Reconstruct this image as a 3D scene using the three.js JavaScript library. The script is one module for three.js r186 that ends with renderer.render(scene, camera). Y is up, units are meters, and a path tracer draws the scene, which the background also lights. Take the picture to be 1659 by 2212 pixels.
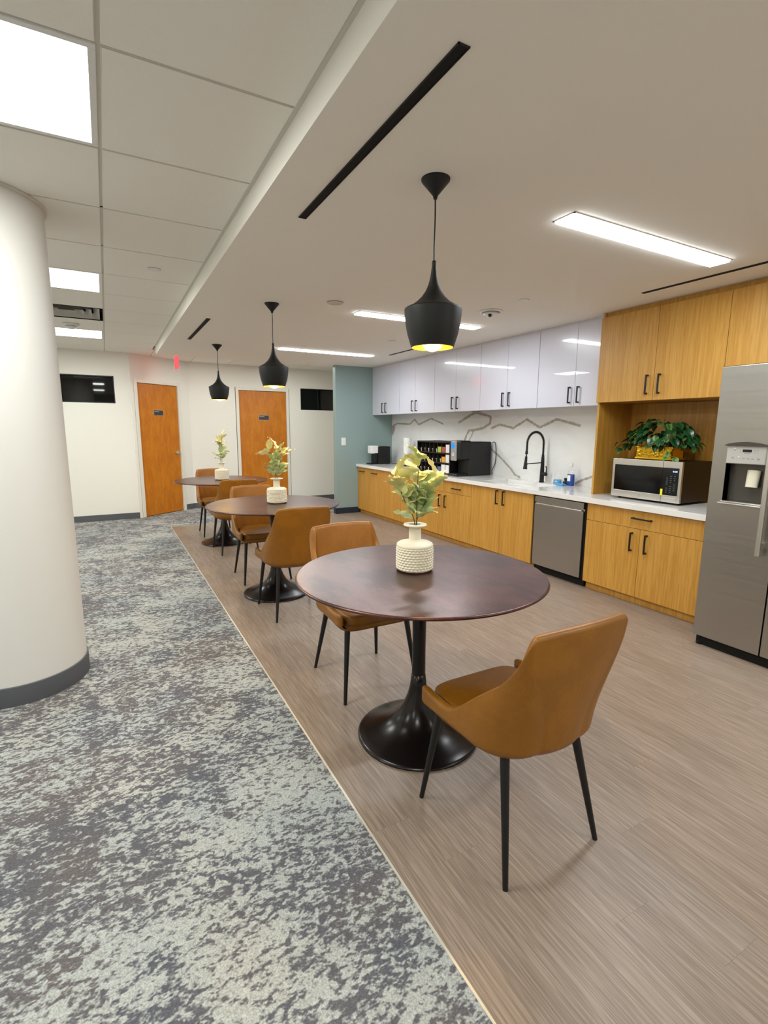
import * as THREE from 'three';
import { RoundedBoxGeometry } from 'three/addons/geometries/RoundedBoxGeometry.js';
import { mergeGeometries, mergeVertices, toCreasedNormals } from 'three/addons/utils/BufferGeometryUtils.js';
import { RectAreaLightUniformsLib } from 'three/addons/lights/RectAreaLightUniformsLib.js';

// ---------- camera, exposure, room lights ----------
RectAreaLightUniformsLib.init();
const scene = new THREE.Scene();
scene.background = new THREE.Color(0x000000);
const D = Math.PI / 180;
const camera = new THREE.PerspectiveCamera(91.4565, 1659 / 2212, 0.05, 60);
camera.rotation.set(-9.4958 * D, -28.793 * D, 0.2966 * D, 'YXZ');
camera.position.set(0, 1.373, 0);
const renderer = new THREE.WebGLRenderer();
renderer.toneMapping = THREE.LinearToneMapping;
renderer.toneMappingExposure = 1.8;
renderer.shadowMap.enabled = true;

const LINEAR_NITS = 25, TROFFER_NITS = 15, BULB_CANDELA = 0.8;
const COOL = new THREE.Color().setRGB(0.9, 0.965, 1.0), NEUTRAL = new THREE.Color().setRGB(0.975, 1.0, 0.955), WARM = new THREE.Color().setRGB(1.0, 0.68, 0.3);

// ---------- key dimensions (metres) ----------
const LOW = 2.34, HIGH = 2.44, SOFFIT_X = 0.657, SOFFIT_END = -7.58, WALL_X = 4.22, SEAM_X = 0.692, WOOD_END = -7.44;
const ROOM_BACK = 3.2, ROOM_LEFT = -4.2;
const CT = 0.804, COUNTER_X = 3.53;

// ---------- helpers ----------
let seed = 7;
function rnd() { seed = (seed * 1664525 + 1013904223) >>> 0; return seed / 4294967296; }
const rr = (a, b) => a + (b - a) * rnd();
const used = {};
function numbered(n) { used[n] = (used[n] ?? -1) + 1; return used[n] ? n + '_' + String(used[n]).padStart(3, '0') : n; }
function shadow(o) { o.traverse(m => { if (m.isMesh) { m.castShadow = true; m.receiveShadow = true; } }); return o; }
function thing(name, label, category, pos = [0, 0, 0], turn = 0, group) {
  const o = new THREE.Group(); o.name = numbered(name); o.position.set(...pos); o.rotation.y = turn;
  o.userData = { label, category }; if (group) o.userData.group = group;
  scene.add(o); return o;
}
function part(name, geo, mat, parent, label) {
  const g = Array.isArray(geo) ? join(geo) : geo;
  const m = new THREE.Mesh(g, mat); m.name = name; m.castShadow = m.receiveShadow = true;
  if (label) m.userData.label = label;
  parent.add(m); return m;
}
function solo(name, geo, mat, label, category, pos, turn = 0, group) {
  const m = part(numbered(name), geo, mat, scene); if (pos) m.position.set(...pos); m.rotation.y = turn;
  m.userData = { label, category }; if (group) m.userData.group = group; return m;
}
function struct(name, geo, mat, parent = scene) {
  const m = part(name, geo, mat, parent); if (parent === scene) m.userData.kind = 'structure'; return m;
}
function structGroup(name, pos = [0, 0, 0], turn = 0) {
  const g = new THREE.Group(); g.name = name; g.position.set(...pos); g.rotation.y = turn; g.userData.kind = 'structure'; scene.add(g); return g;
}
function copyOf(o, name, label, pos, turn) {
  const c = o.clone(); c.name = numbered(name); c.userData = { ...o.userData, label };
  c.position.set(...pos); c.rotation.set(0, turn ?? 0, 0); scene.add(c); return c;
}
function join(list) { return mergeGeometries(list.map(g => { const q = g.index ? g.toNonIndexed() : g; for (const k of Object.keys(q.attributes)) if (!['position', 'normal', 'uv'].includes(k)) q.deleteAttribute(k); return q; })); }
// box from min/max corners; uv in metres divided by s
function span(x0, x1, y0, y1, z0, z1, s = 1, du = 0, dv = 0) {
  const g = new THREE.BoxGeometry(x1 - x0, y1 - y0, z1 - z0); g.translate((x0 + x1) / 2, (y0 + y1) / 2, (z0 + z1) / 2); return metreUV(g, s, du, dv);
}
function rspan(x0, x1, y0, y1, z0, z1, r = 0.003, seg = 2, s = 1, du = 0, dv = 0) {
  const g = new RoundedBoxGeometry(x1 - x0, y1 - y0, z1 - z0, seg, r); g.translate((x0 + x1) / 2, (y0 + y1) / 2, (z0 + z1) / 2); return metreUV(g, s, du, dv);
}
function metreUV(g, s = 1, du = 0, dv = 0) {
  const p = g.attributes.position, n = g.attributes.normal, uv = g.attributes.uv ?? new THREE.BufferAttribute(new Float32Array(p.count * 2), 2);
  for (let i = 0; i < p.count; i++) {
    const ax = Math.abs(n.getX(i)), ay = Math.abs(n.getY(i)), az = Math.abs(n.getZ(i));
    let u, v;
    if (ax >= ay && ax >= az) { u = p.getZ(i); v = p.getY(i); } else if (ay >= az) { u = p.getX(i); v = p.getZ(i); } else { u = p.getX(i); v = p.getY(i); }
    uv.setXY(i, u / s + du, v / s + dv);
  }
  g.setAttribute('uv', uv); return g;
}
const V2 = (x, y) => new THREE.Vector2(x, y), V3 = (x, y, z) => new THREE.Vector3(x, y, z);
const lathe = (pts, seg = 48) => new THREE.LatheGeometry(pts.map(p => V2(p[0], p[1])), seg);
const cyl = (r0, r1, h, x = 0, y = 0, z = 0, seg = 24) => new THREE.CylinderGeometry(r1, r0, h, seg).translate(x, y + h / 2, z); // r0 bottom, r1 top
function rod(a, b, r0, r1 = r0, seg = 12) {
  const d = V3(...b).sub(V3(...a)), L = d.length(); const g = new THREE.CylinderGeometry(r1, r0, L, seg);
  g.translate(0, L / 2, 0); g.applyQuaternion(new THREE.Quaternion().setFromUnitVectors(V3(0, 1, 0), d.normalize())); g.translate(...a); return g;
}
const tube = (pts, r, seg = 32, rs = 8) => new THREE.TubeGeometry(new THREE.CatmullRomCurve3(pts.map(p => V3(...p))), seg, r, rs);
const smooth = (a, b, x) => { const t = Math.min(1, Math.max(0, (x - a) / (b - a))); return t * t * (3 - 2 * t); };
const lerp = (a, b, t) => a + (b - a) * t;

// ---------- procedural textures ----------
function hash(x, y, s) { let h = (x * 374761393 + y * 668265263 + s * 2246822519) | 0; h = Math.imul(h ^ (h >>> 13), 1274126177); return ((h ^ (h >>> 16)) >>> 0) / 4294967296; }
// tiling value noise; u,v in 0..1, fx,fy whole numbers of cells
function vn(u, v, fx, fy, s) {
  const x = u * fx, y = v * fy, xi = Math.floor(x), yi = Math.floor(y); let a = x - xi, b = y - yi; a = a * a * (3 - 2 * a); b = b * b * (3 - 2 * b);
  const x0 = ((xi % fx) + fx) % fx, x1 = (x0 + 1) % fx, y0 = ((yi % fy) + fy) % fy, y1 = (y0 + 1) % fy;
  const p = hash(x0, y0, s), q = hash(x1, y0, s), r = hash(x0, y1, s), t = hash(x1, y1, s);
  return (p + (q - p) * a) * (1 - b) + (r + (t - r) * a) * b;
}
function makeTex(w, h, fn, srgb = true) {
  const d = new Uint8Array(w * h * 4);
  for (let j = 0; j < h; j++) for (let i = 0; i < w; i++) {
    const c = fn((i + 0.5) / w, (j + 0.5) / h), k = (j * w + i) * 4;
    d[k] = Math.max(0, Math.min(255, c[0])); d[k + 1] = Math.max(0, Math.min(255, c[1])); d[k + 2] = Math.max(0, Math.min(255, c[2])); d[k + 3] = 255;
  }
  const t = new THREE.DataTexture(d, w, h, THREE.RGBAFormat); t.wrapS = t.wrapT = THREE.RepeatWrapping; t.magFilter = THREE.LinearFilter; t.minFilter = THREE.LinearMipmapLinearFilter; t.generateMipmaps = true;
  if (srgb) t.colorSpace = THREE.SRGBColorSpace; t.needsUpdate = true; return t;
}
const mixc = (a, b, t) => [lerp(a[0], b[0], t), lerp(a[1], b[1], t), lerp(a[2], b[2], t)];
// vinyl plank: fine streaks running along v
const vinylTex = makeTex(1024, 1024, (u, v) => {
  const f = vn(u, v, 300, 7, 1) * 0.4 + vn(u, v, 130, 4, 2) * 0.25 + vn(u, v, 512, 16, 3) * 0.35;
  const t = smooth(0.2, 0.8, f);
  return mixc([126, 110, 97], [158, 141, 127], t);
});
const carpetH = (u, v) => {
  const big = vn(u, v, 10, 12, 11) * 0.35 + vn(u, v, 30, 38, 12) * 0.4 + vn(u, v, 5, 6, 17) * 0.25;
  const wob = (vn(u, v, 90, 90, 18) - 0.5) * 0.006;
  const mid = vn(u + wob, v + wob, 120, 230, 13) * 0.4 + vn(u, v + wob, 230, 430, 14) * 0.34 + vn(u, v, 520, 760, 15) * 0.26;
  return smooth(-0.13, 0.13, mid - 0.5 + (big - 0.5) * 0.5 - 0.005);
};
const carpetTex = makeTex(2048, 2048, (u, v) => {
  const h = carpetH(u, v), g = vn(u, v, 1024, 1024, 16), tint = vn(u, v, 14, 14, 19);
  const dark = mixc([84, 86, 94], [98, 92, 92], tint), light = mixc([161, 166, 164], [173, 173, 166], vn(u, v, 12, 12, 20));
  const c = mixc(dark, light, h), k = 0.86 + 0.28 * g; return [c[0] * k, c[1] * k, c[2] * k];
});
const carpetBump = makeTex(1024, 1024, (u, v) => { const b = 255 * (0.6 * vn(u, v, 512, 512, 16) + 0.4 * vn(u, v, 200, 320, 14)); return [b, b, b]; }, false);
const oakTex = makeTex(1024, 1024, (u, v) => {
  const warp = (vn(u, v, 6, 2, 31) - 0.5) * 0.03;
  const f = vn(u + warp, v, 130, 4, 32) * 0.4 + vn(u + warp, v, 420, 14, 33) * 0.35 + vn(u + warp, v, 36, 2, 34) * 0.25;
  return mixc([180, 128, 46], [199, 150, 68], smooth(0.22, 0.78, f));
});
const doorTex = makeTex(512, 1024, (u, v) => {
  const f = vn(u, v, 40, 5, 41) * 0.35 + vn(u, v, 14, 9, 42) * 0.3 + vn(u, v, 120, 22, 43) * 0.35;
  return mixc([186, 106, 8], [202, 124, 18], smooth(0.25, 0.75, f));
});
const leatherTex = makeTex(1024, 1024, (u, v) => {
  const f = vn(u, v, 9, 9, 51) * 0.5 + vn(u, v, 40, 40, 52) * 0.3 + vn(u, v, 220, 220, 53) * 0.2;
  return mixc([132, 82, 2], [141, 89, 5], smooth(0.3, 0.7, f));
});
const leatherBump = makeTex(512, 512, (u, v) => { const b = 255 * (vn(u, v, 180, 180, 54) * 0.6 + vn(u, v, 90, 90, 55) * 0.4); return [b, b, b]; }, false);
const patinaTex = makeTex(1024, 1024, (u, v) => {
  const f = vn(u, v, 10, 6, 61) * 0.5 + vn(u, v, 34, 16, 62) * 0.3 + vn(u, v, 160, 90, 63) * 0.2;
  return mixc([68, 40, 34], [93, 59, 52], smooth(0.3, 0.7, f));
});
const steelRough = makeTex(1024, 256, (u, v) => { const b = 255 * lerp(0.27, 0.37, vn(u, v, 4, 256, 71) * 0.6 + vn(u, v, 2, 128, 72) * 0.4); return [b, b, b]; }, false);
const tileBump = makeTex(512, 512, (u, v) => { const b = 255 * (vn(u, v, 200, 200, 81) * 0.6 + vn(u, v, 80, 80, 82) * 0.4); return [b, b, b]; }, false);
function canvasTex(w, h, draw) {
  const c = document.createElement('canvas'); c.width = w; c.height = h; const g = c.getContext('2d'); draw(g, w, h);
  const t = new THREE.CanvasTexture(c); t.colorSpace = THREE.SRGBColorSpace; t.magFilter = THREE.LinearFilter; return t;
}
// quartz splash: z from SPL_Z0 (u=0) to SPL_Z1 (u=1), y from CT to 1.58; veins as in the slab
const SPL_Z0 = -7.38, SPL_Z1 = -2.99, SPL_Y0 = CT, SPL_Y1 = 1.60;
const veins = [
  [13, [[-7.38, 1.40], [-7.31, 1.429], [-7.2, 1.457], [-6.82, 1.441], [-6.67, 1.514], [-6.555, 1.434], [-6.22, 1.521], [-5.91, 1.441]]],
  [17, [[-5.55, 1.458], [-5.28, 1.56], [-5.19, 1.583], [-4.9, 1.527], [-4.91, 1.442], [-5.025, 1.389], [-5.23, 1.355], [-5.32, 1.355], [-5.37, 1.297], [-5.42, 1.2]]],
  [10, [[-5.23, 1.355], [-5.256, 1.299], [-5.33, 1.2]]],
  [14, [[-4.877, 1.385], [-4.738, 1.427], [-4.496, 1.386], [-4.28, 1.483], [-4.077, 1.394], [-3.85, 1.478], [-3.733, 1.458], [-3.53, 1.408]]],
  [13, [[-4.95, 1.17], [-4.681, 1.024], [-4.523, 0.919], [-4.43, 0.843], [-4.342, 0.814]]],
  [12, [[-3.6, 0.806], [-3.536, 0.831], [-3.464, 0.866], [-3.30, 0.93], [-3.1, 0.95]]],
  [40, [[-7.38, 1.30], [-7.33, 1.36], [-7.31, 1.42]]],
];
function drawVein(g, pts, wid, col) {
  // hand-drawn wobble: many short strokes with changing width
  for (let i = 0; i < pts.length - 1; i++) {
    const n = Math.max(4, Math.ceil(Math.hypot(pts[i + 1][0] - pts[i][0], pts[i + 1][1] - pts[i][1]) / 4));
    for (let k = 0; k < n; k++) {
      const t = k / n, w = wid * (0.55 + 0.7 * rnd());
      g.fillStyle = `rgba(${col[0] + rr(-10, 10) | 0},${col[1] + rr(-10, 10) | 0},${col[2] + rr(-10, 10) | 0},${0.45 + 0.4 * rnd()})`;
      g.beginPath(); g.arc(lerp(pts[i][0], pts[i + 1][0], t) + rr(-1, 1), lerp(pts[i][1], pts[i + 1][1], t) + rr(-1.5, 1.5), w / 2, 0, 7); g.fill();
    }
  }
}
const splashTex = canvasTex(2048, 384, (g, w, h) => {
  g.fillStyle = '#e4e3e0'; g.fillRect(0, 0, w, h);
  for (let i = 0; i < 260; i++) { g.fillStyle = `rgba(205,204,200,${rr(0.03, 0.09)})`; g.beginPath(); g.ellipse(rnd() * w, rnd() * h, rr(20, 120), rr(6, 30), rr(-0.6, 0.6), 0, 7); g.fill(); }
  for (const [wd, p] of veins) drawVein(g, p.map(([z, y]) => [(z - SPL_Z0) / (SPL_Z1 - SPL_Z0) * w, (1 - (y - SPL_Y0) / (SPL_Y1 - SPL_Y0)) * h]), wd, [166, 156, 145]);
});
const counterTex = canvasTex(2048, 256, (g, w, h) => {
  g.fillStyle = '#e6e5e2'; g.fillRect(0, 0, w, h);
  for (let i = 0; i < 200; i++) { g.fillStyle = `rgba(200,199,196,${rr(0.03, 0.09)})`; g.beginPath(); g.ellipse(rnd() * w, rnd() * h, rr(20, 110), rr(4, 20), rr(-0.6, 0.6), 0, 7); g.fill(); }
  for (let i = 0; i < 12; i++) { let x = rnd() * w, y = rnd() * h, p = [[x, y]]; for (let k = 0; k < 5; k++) { x += rr(20, 60); y += rr(-28, 28); p.push([x, y]); } drawVein(g, p, rr(2, 4), [186, 182, 176]); }
});

// ---------- materials ----------
const std = (o) => new THREE.MeshStandardMaterial(o), phys = (o) => new THREE.MeshPhysicalMaterial(o);
const tex = (t, r) => { const c = t.clone(); c.repeat.set(r, r); c.needsUpdate = true; return c; };
const M = {
  wall: std({ color: 0xece9e0, roughness: 0.75 }),
  column: std({ color: 0xdad8d3, roughness: 0.6 }),
  ceilingPaint: std({ color: 0xf6f2ea, roughness: 0.9 }),
  tile: std({ color: 0xf6f4ec, roughness: 0.95, bumpMap: tileBump, bumpScale: 0.0008 }),
  tee: std({ color: 0xd6d1c5, roughness: 0.5 }),
  plenum: std({ color: 0x8d8a84, roughness: 0.9 }),
  carpet: std({ map: carpetTex, bumpMap: carpetBump, bumpScale: 0.004, roughness: 1 }),
  vinyl: [0xffffff, 0xfaf8f5, 0xfdfbf9, 0xf6f4f1].map(c => std({ color: c, map: vinylTex, roughness: 0.42 })),
  subfloor: std({ color: 0x4a443e, roughness: 0.9 }),
  strip: std({ color: 0xd9d4c4, roughness: 0.35, metalness: 0.3 }),
  base: std({ color: 0x55575c, roughness: 0.6 }),
  navyBase: std({ color: 0x1d2836, roughness: 0.5 }),
  trim: std({ color: 0xe6e2d6, roughness: 0.45 }),
  oak: std({ map: oakTex, roughness: 0.45 }),
  doorWood: std({ map: doorTex, roughness: 0.4 }),
  gloss: phys({ color: 0xd4d3de, roughness: 0.25, clearcoat: 1, clearcoatRoughness: 0.02, clearcoatNormalScale: V2(1, 1) }),
  splash: std({ map: splashTex, roughness: 0.18 }),
  counter: std({ map: counterTex, roughness: 0.1 }),
  ceramic: std({ color: 0xf0f0ee, roughness: 0.12 }),
  black: std({ color: 0x050506, roughness: 0.42 }),
  matteBlack: std({ color: 0x050506, roughness: 0.55 }),
  blackGloss: std({ color: 0x070708, roughness: 0.08 }),
  slotBlack: std({ color: 0x030303, roughness: 0.9 }),
  legBlack: std({ color: 0x040506, roughness: 0.4 }),
  leather: std({ map: leatherTex, bumpMap: leatherBump, bumpScale: 0.0004, roughness: 0.42 }),
  bronze: phys({ map: patinaTex, roughness: 0.3, metalness: 0.6, clearcoat: 0.15, clearcoatRoughness: 0.25 }),
  pedestal: std({ color: 0x1a1413, roughness: 0.24, metalness: 0.4 }),
  steel: std({ color: 0xa9a6a0, metalness: 1, roughness: 1, roughnessMap: steelRough }),
  brightSteel: std({ color: 0xd6d4cf, metalness: 1, roughness: 0.3 }),
  chrome: std({ color: 0xd8d8d8, metalness: 1, roughness: 0.12 }),
  greyPlastic: std({ color: 0x9a9893, roughness: 0.4 }),
  darkPlastic: std({ color: 0x3d3733, roughness: 0.45 }),
  white: std({ color: 0xe8e8e6, roughness: 0.4 }),
  paperWhite: std({ color: 0xe9e8e4, roughness: 0.8 }),
  vase: std({ color: 0xe9dfc6, roughness: 0.45 }),
  shade: std({ color: 0x040405, roughness: 0.55 }),
  gold: std({ color: 0xe0a028, metalness: 0.9, roughness: 0.32 }),
  planter: std({ color: 0xd0a428, metalness: 0.85, roughness: 0.22 }),
  bulb: std({ color: 0xffffff, emissive: 0xffc070, emissiveIntensity: 6 }),
  linearGlow: std({ color: 0xffffff, emissive: COOL, emissiveIntensity: 10 }),
  trofferGlow: std({ color: 0xffffff, emissive: NEUTRAL, emissiveIntensity: 3 }),
  darkGlass: std({ color: 0x050607, roughness: 0.03 }),
  exitGlow: std({ color: 0x7a1418, emissive: 0xff4048, emissiveIntensity: 1.3 }),
  clear: phys({ color: 0xffffff, transmission: 1, roughness: 0.05, thickness: 0, ior: 1.45 }),
  blueSoap: phys({ color: 0x1c55b8, transmission: 0.35, roughness: 0.1, thickness: 0, ior: 1.34 }),
  paleBlue: phys({ color: 0x86c4ea, transmission: 0.4, roughness: 0.1, thickness: 0 }),
  sponge: std({ color: 0x55a6dc, roughness: 0.95 }),
  yellow: std({ color: 0xe8dc14, roughness: 0.6 }),
  stem: std({ color: 0x5a5a3a, roughness: 0.7 }),
  screenBlue: std({ color: 0x0a3f8c, emissive: 0x1a7cf0, emissiveIntensity: 0.8 }),
};
M.leaf = [0, 1, 2].map(i => phys({ vertexColors: true, color: 0xffffff, roughness: 0.7, side: THREE.DoubleSide, transmission: 0.15, thickness: 0 }));
M.pothos = phys({ vertexColors: true, color: 0xffffff, roughness: 0.28, side: THREE.DoubleSide });

// =====================================================================
// SETTING
// =====================================================================
// carpet floor and vinyl plank floor
{
  const cs = 2.6;
  struct('floor', [span(ROOM_LEFT, SEAM_X - 0.004, -0.1, 0, WOOD_END, ROOM_BACK, cs), span(ROOM_LEFT, WALL_X, -0.1, 0, -9.1, WOOD_END - 0.004, cs)], M.carpet);
  const wood = structGroup('floor_001');
  part('underlay', span(SEAM_X, WALL_X, -0.1, -0.006, WOOD_END, ROOM_BACK), M.subfloor, wood);
  const VS = 0.72, PW = 0.1524, PL = 1.22, gap = 0.00015, geos = [];
  for (let i = 0; i < 8; i++) geos.push(span(gap, PW - gap, -0.006, 0, gap, PL - gap, VS, rnd(), rnd()));
  const cols = Math.ceil((WALL_X - SEAM_X) / PW);
  for (let c = 0; c < cols; c++) {
    const x = SEAM_X + c * PW, last = c === cols - 1;
    const off = (c % 2 ? 0.61 : 0) + ((c * 5) % 3) * 0.2; let z = WOOD_END - off;
    for (; z < 0.45; z += PL) {
      const z0 = Math.max(WOOD_END, z), z1 = z + PL;
      const full = !last && z0 === z;
      const g = full ? geos[(rnd() * 8) | 0] : span(gap, (last ? WALL_X - x : PW) - gap, -0.006, 0, gap + z0 - z, PL - gap, VS, rnd(), rnd());
      const m = part('plank', g, M.vinyl[(rnd() * 4) | 0], wood); m.position.set(x, 0, z);
    }
    part('plank', span(x + gap, Math.min(x + PW, WALL_X) - gap, -0.006, 0, z + gap, ROOM_BACK, VS, rnd(), 0), M.vinyl[c % 4], wood);
  }
  struct('trim_1', [span(SEAM_X - 0.004, SEAM_X + 0.003, -0.05, 0.0025, WOOD_END - 0.004, ROOM_BACK), span(SEAM_X, 3.2, -0.05, 0.002, WOOD_END - 0.004, WOOD_END)], M.strip);
}
// lowered plaster ceiling over the kitchen
struct('ceiling', span(SOFFIT_X, WALL_X + 0.1, LOW, LOW + 0.3, SOFFIT_END, ROOM_BACK, 1), M.ceilingPaint);
// lay-in tile ceiling
{
  const c = structGroup('ceiling_001'), P = 0.61, X0 = 0.06, Z0 = -1.805, lip = 0.006;
  part('plenum_deck', [span(ROOM_LEFT - 0.1, SOFFIT_X, HIGH + 0.12, HIGH + 0.22, -9.15, ROOM_BACK + 0.1), span(SOFFIT_X, WALL_X + 0.1, HIGH + 0.12, HIGH + 0.22, -9.15, SOFFIT_END)], M.plenum, c);
  const light = (i, j) => (i === -1 || i === -5) && ((j % 4) + 4) % 4 === 0; // troffer cells
  const vent = (i, j) => i === -1 && j === -6;
  const full = rspan(lip, P - lip, 0, 0.018, lip, P - lip, 0.003, 1, 1), cut = rspan(lip, SOFFIT_X - X0 - 0.016, 0, 0.018, lip, P - lip, 0.003, 1, 1);
  const edge = new Map();
  for (let j = -12; j <= 7; j++) { // j row: z from Z0 + (j) * P ; row 0 covers Z0-P .. Z0
    const z0 = Z0 + (j - 1) * P, z1 = z0 + P; if (z0 > ROOM_BACK || z1 < -9.05) continue;
    for (let i = -7; i <= 6; i++) {
      const x0 = X0 + i * P, x1 = x0 + P; if (x1 < ROOM_LEFT || x0 > WALL_X) continue;
      if (i > 0 && z1 > SOFFIT_END) { if (z0 >= SOFFIT_END - 0.05) continue; }
      if (i === 0 && z0 < SOFFIT_END && z1 > SOFFIT_END) { /* narrow cell beside the soffit end */ }
      if (light(i, j) || vent(i, j)) continue;
      const inSoffitRow = z1 > SOFFIT_END;
      let g = (i === 0 && inSoffitRow) ? cut : full, zz = z0;
      if (i > 0 && inSoffitRow) g = rspan(lip, P - lip, 0, 0.018, lip, SOFFIT_END - z0 - lip, 0.003, 1, 1);
      const m = part('ceiling_tile', g, M.tile, c); m.position.set(x0, HIGH, zz);
    }
  }
  const tee = [];
  for (let i = -7; i <= 0; i++) tee.push(span(X0 + i * P - 0.008, X0 + i * P + 0.008, HIGH + 0.007, HIGH + 0.03, -9.05, ROOM_BACK));
  for (let i = 1; i <= 6; i++) tee.push(span(X0 + i * P - 0.008, X0 + i * P + 0.008, HIGH + 0.007, HIGH + 0.03, -9.05, SOFFIT_END));
  for (let j = -12; j <= 8; j++) tee.push(span(ROOM_LEFT, j < -9 ? WALL_X : SOFFIT_X, HIGH + 0.007, HIGH + 0.03, Z0 + (j - 1) * P - 0.008, Z0 + (j - 1) * P + 0.008));
  part('grid_tee', tee, M.tee, c);
  part('wall_angle', [span(SOFFIT_X - 0.022, SOFFIT_X, HIGH + 0.002, HIGH + 0.03, SOFFIT_END, ROOM_BACK)], M.tee, c);
}
// walls
struct('wall_right', span(WALL_X + 0.025, WALL_X + 0.12, 0, HIGH + 0.2, -9.15, ROOM_BACK + 0.1), M.wall);
struct('wall_left', span(ROOM_LEFT - 0.1, ROOM_LEFT, 0, HIGH + 0.2, -9.15, ROOM_BACK + 0.1), M.wall);
struct('wall_back', span(ROOM_LEFT, WALL_X, 0, HIGH + 0.2, ROOM_BACK, ROOM_BACK + 0.1), M.wall);
const WTOP = HIGH + 0.1;
struct('wall_far_left', [ // window opening x -1.75 .. 0.145, y 1.715 .. 2.1
  span(ROOM_LEFT, 0.36, 0, 1.715, -8.5, -8.4), span(ROOM_LEFT, 0.36, 2.1, WTOP, -8.5, -8.4),
  span(ROOM_LEFT, -1.75, 1.715, 2.1, -8.5, -8.4), span(0.145, 0.36, 1.715, 2.1, -8.5, -8.4)], M.wall);
const WC = -9.03;
struct('wall_far_right', [ // door 2.06..2.91, window 3.19..4.1
  span(1.2, 2.0, 0, WTOP, WC - 0.1, WC), span(2.0, 2.97, 2.07, WTOP, WC - 0.1, WC), span(2.97, WALL_X, 0, 1.705, WC - 0.1, WC),
  span(2.97, WALL_X, 2.095, WTOP, WC - 0.1, WC), span(2.97, 3.19, 1.705, 2.095, WC - 0.1, WC), span(4.1, WALL_X, 1.705, 2.095, WC - 0.1, WC)], M.wall);
const ANG = Math.atan2(0.587, 0.81);
const WB = [0.358, 0, -8.388]; // oblique wall starts here, runs along (0.81, -0.587)
{ const m = struct('wall_far_middle', [span(0, 0.045, 0, WTOP, -0.1, 0), span(0.045, 0.905, 2.08, WTOP, -0.1, 0), span(0.905, 1.09, 0, WTOP, -0.1, 0)], M.wall); m.position.set(...WB); m.rotation.y = ANG; }
function windowUnit(n, x0, x1, y0, y1, z, splits) {
  const w = structGroup('window_' + n, [0, 0, z]);
  part('pane', span(x0, x1, y0, y1, -0.07, -0.06), M.darkGlass, w);
  const f = 0.014; part('window_frame', [span(x0, x1, y0, y0 + f, -0.06, -0.004), span(x0, x1, y1 - f, y1, -0.06, -0.004), span(x0, x0 + f, y0, y1, -0.06, -0.004), span(x1 - f, x1, y0, y1, -0.06, -0.004), ...splits.map(s => span(s - 0.006, s + 0.006, y0, y1, -0.062, -0.05))], M.matteBlack, w);
}
windowUnit(1, -1.75, 0.145, 1.715, 2.1, -8.4, [-0.55]);
windowUnit(2, 3.19, 4.1, 1.705, 2.095, WC, [3.55]);
function doorUnit(n, pos, turn, w, h, plate, lever) { // local: wall plane at z=0, door from x=0..w
  const d = structGroup('door_' + n, pos, turn), f = 0.05;
  part('door_frame', [rspan(-f, 0, 0, h + f, -0.1, 0.014, 0.003), rspan(w, w + f, 0, h + f, -0.1, 0.014, 0.003), rspan(0, w, h, h + f, -0.1, 0.014, 0.003)], M.trim, d);
  part('door_leaf', rspan(0.003, w - 0.003, 0.008, h - 0.003, -0.055, -0.012, 0.002, 2, 1.1), M.doorWood, d);
  const p = part('door_plate', rspan(plate[0], plate[1], plate[2], plate[3], -0.012, -0.006, 0.001), M.brightSteel, d);
  const sg = part('sign_face', new THREE.PlaneGeometry((plate[1] - plate[0]) - 0.012, (plate[3] - plate[2]) - 0.012), std({ roughness: 0.4, map: canvasTex(128, 64, (g, W, H) => {
    g.fillStyle = '#3b3634'; g.fillRect(0, 0, W, H); g.fillStyle = '#cfc6bc'; g.font = 'bold 15px sans-serif';
    for (let k = 0; k < 9; k++) g.fillRect(8 + k * 7, 12 + (k % 3), 5, 11 - (k % 2) * 3); // lettering too small to read
  }) }), p);
  sg.position.set((plate[0] + plate[1]) / 2, (plate[2] + plate[3]) / 2, -0.0055);
  if (lever) {
    const lv = part('door_handle', [rod([lever, 0.965, -0.012], [lever, 0.965, 0.004], 0.03, 0.03, 20), rod([lever, 0.965, 0], [lever, 0.965, 0.045], 0.011), rod([lever + 0.008, 0.965, 0.045], [lever - 0.11, 0.968, 0.045], 0.009, 0.007)], M.brightSteel, d);
  }
  return d;
}
{ // door 1 in the oblique wall, starts 0.1 m along it
  const s = 0.1; doorUnit(1, [WB[0] + 0.81 * s, 0, WB[2] - 0.587 * s], ANG, 0.75, 2.03, [0.28, 0.46, 1.555, 1.64], 0.69);
  doorUnit(2, [2.06, 0, WC], 0, 0.85, 2.02, [0.34, 0.53, 1.51, 1.6], 0.79);
}
// baseboards
struct('baseboard_far_left', rspan(ROOM_LEFT, 0.352, 0, 0.09, -8.4, -8.388, 0.002), M.base);
struct('baseboard_far_right', [rspan(1.235, 2.008, 0, 0.09, WC, WC + 0.012, 0.002), rspan(2.962, WALL_X, 0, 0.09, WC, WC + 0.012, 0.002)], M.base);
{ const m = struct('baseboard_far_middle', rspan(0.903, 1.075, 0, 0.09, 0, 0.012, 0.002), M.base); m.position.set(...WB); m.rotation.y = ANG; }
// teal stub wall at the end of the kitchen run
const TEAL_Z = -7.38, TEAL_X = 3.18;
M.teal = std({ color: 0x8fa3a0, roughness: 0.5 });
struct('wall_end', span(TEAL_X, WALL_X, 0, LOW, TEAL_Z - 0.1, TEAL_Z), M.teal);
struct('baseboard_end', [rspan(TEAL_X - 0.01, 3.6, 0, 0.095, TEAL_Z, TEAL_Z + 0.012, 0.002), rspan(TEAL_X - 0.012, TEAL_X, 0, 0.095, TEAL_Z - 0.1, TEAL_Z + 0.012, 0.002)], M.navyBase);
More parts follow.
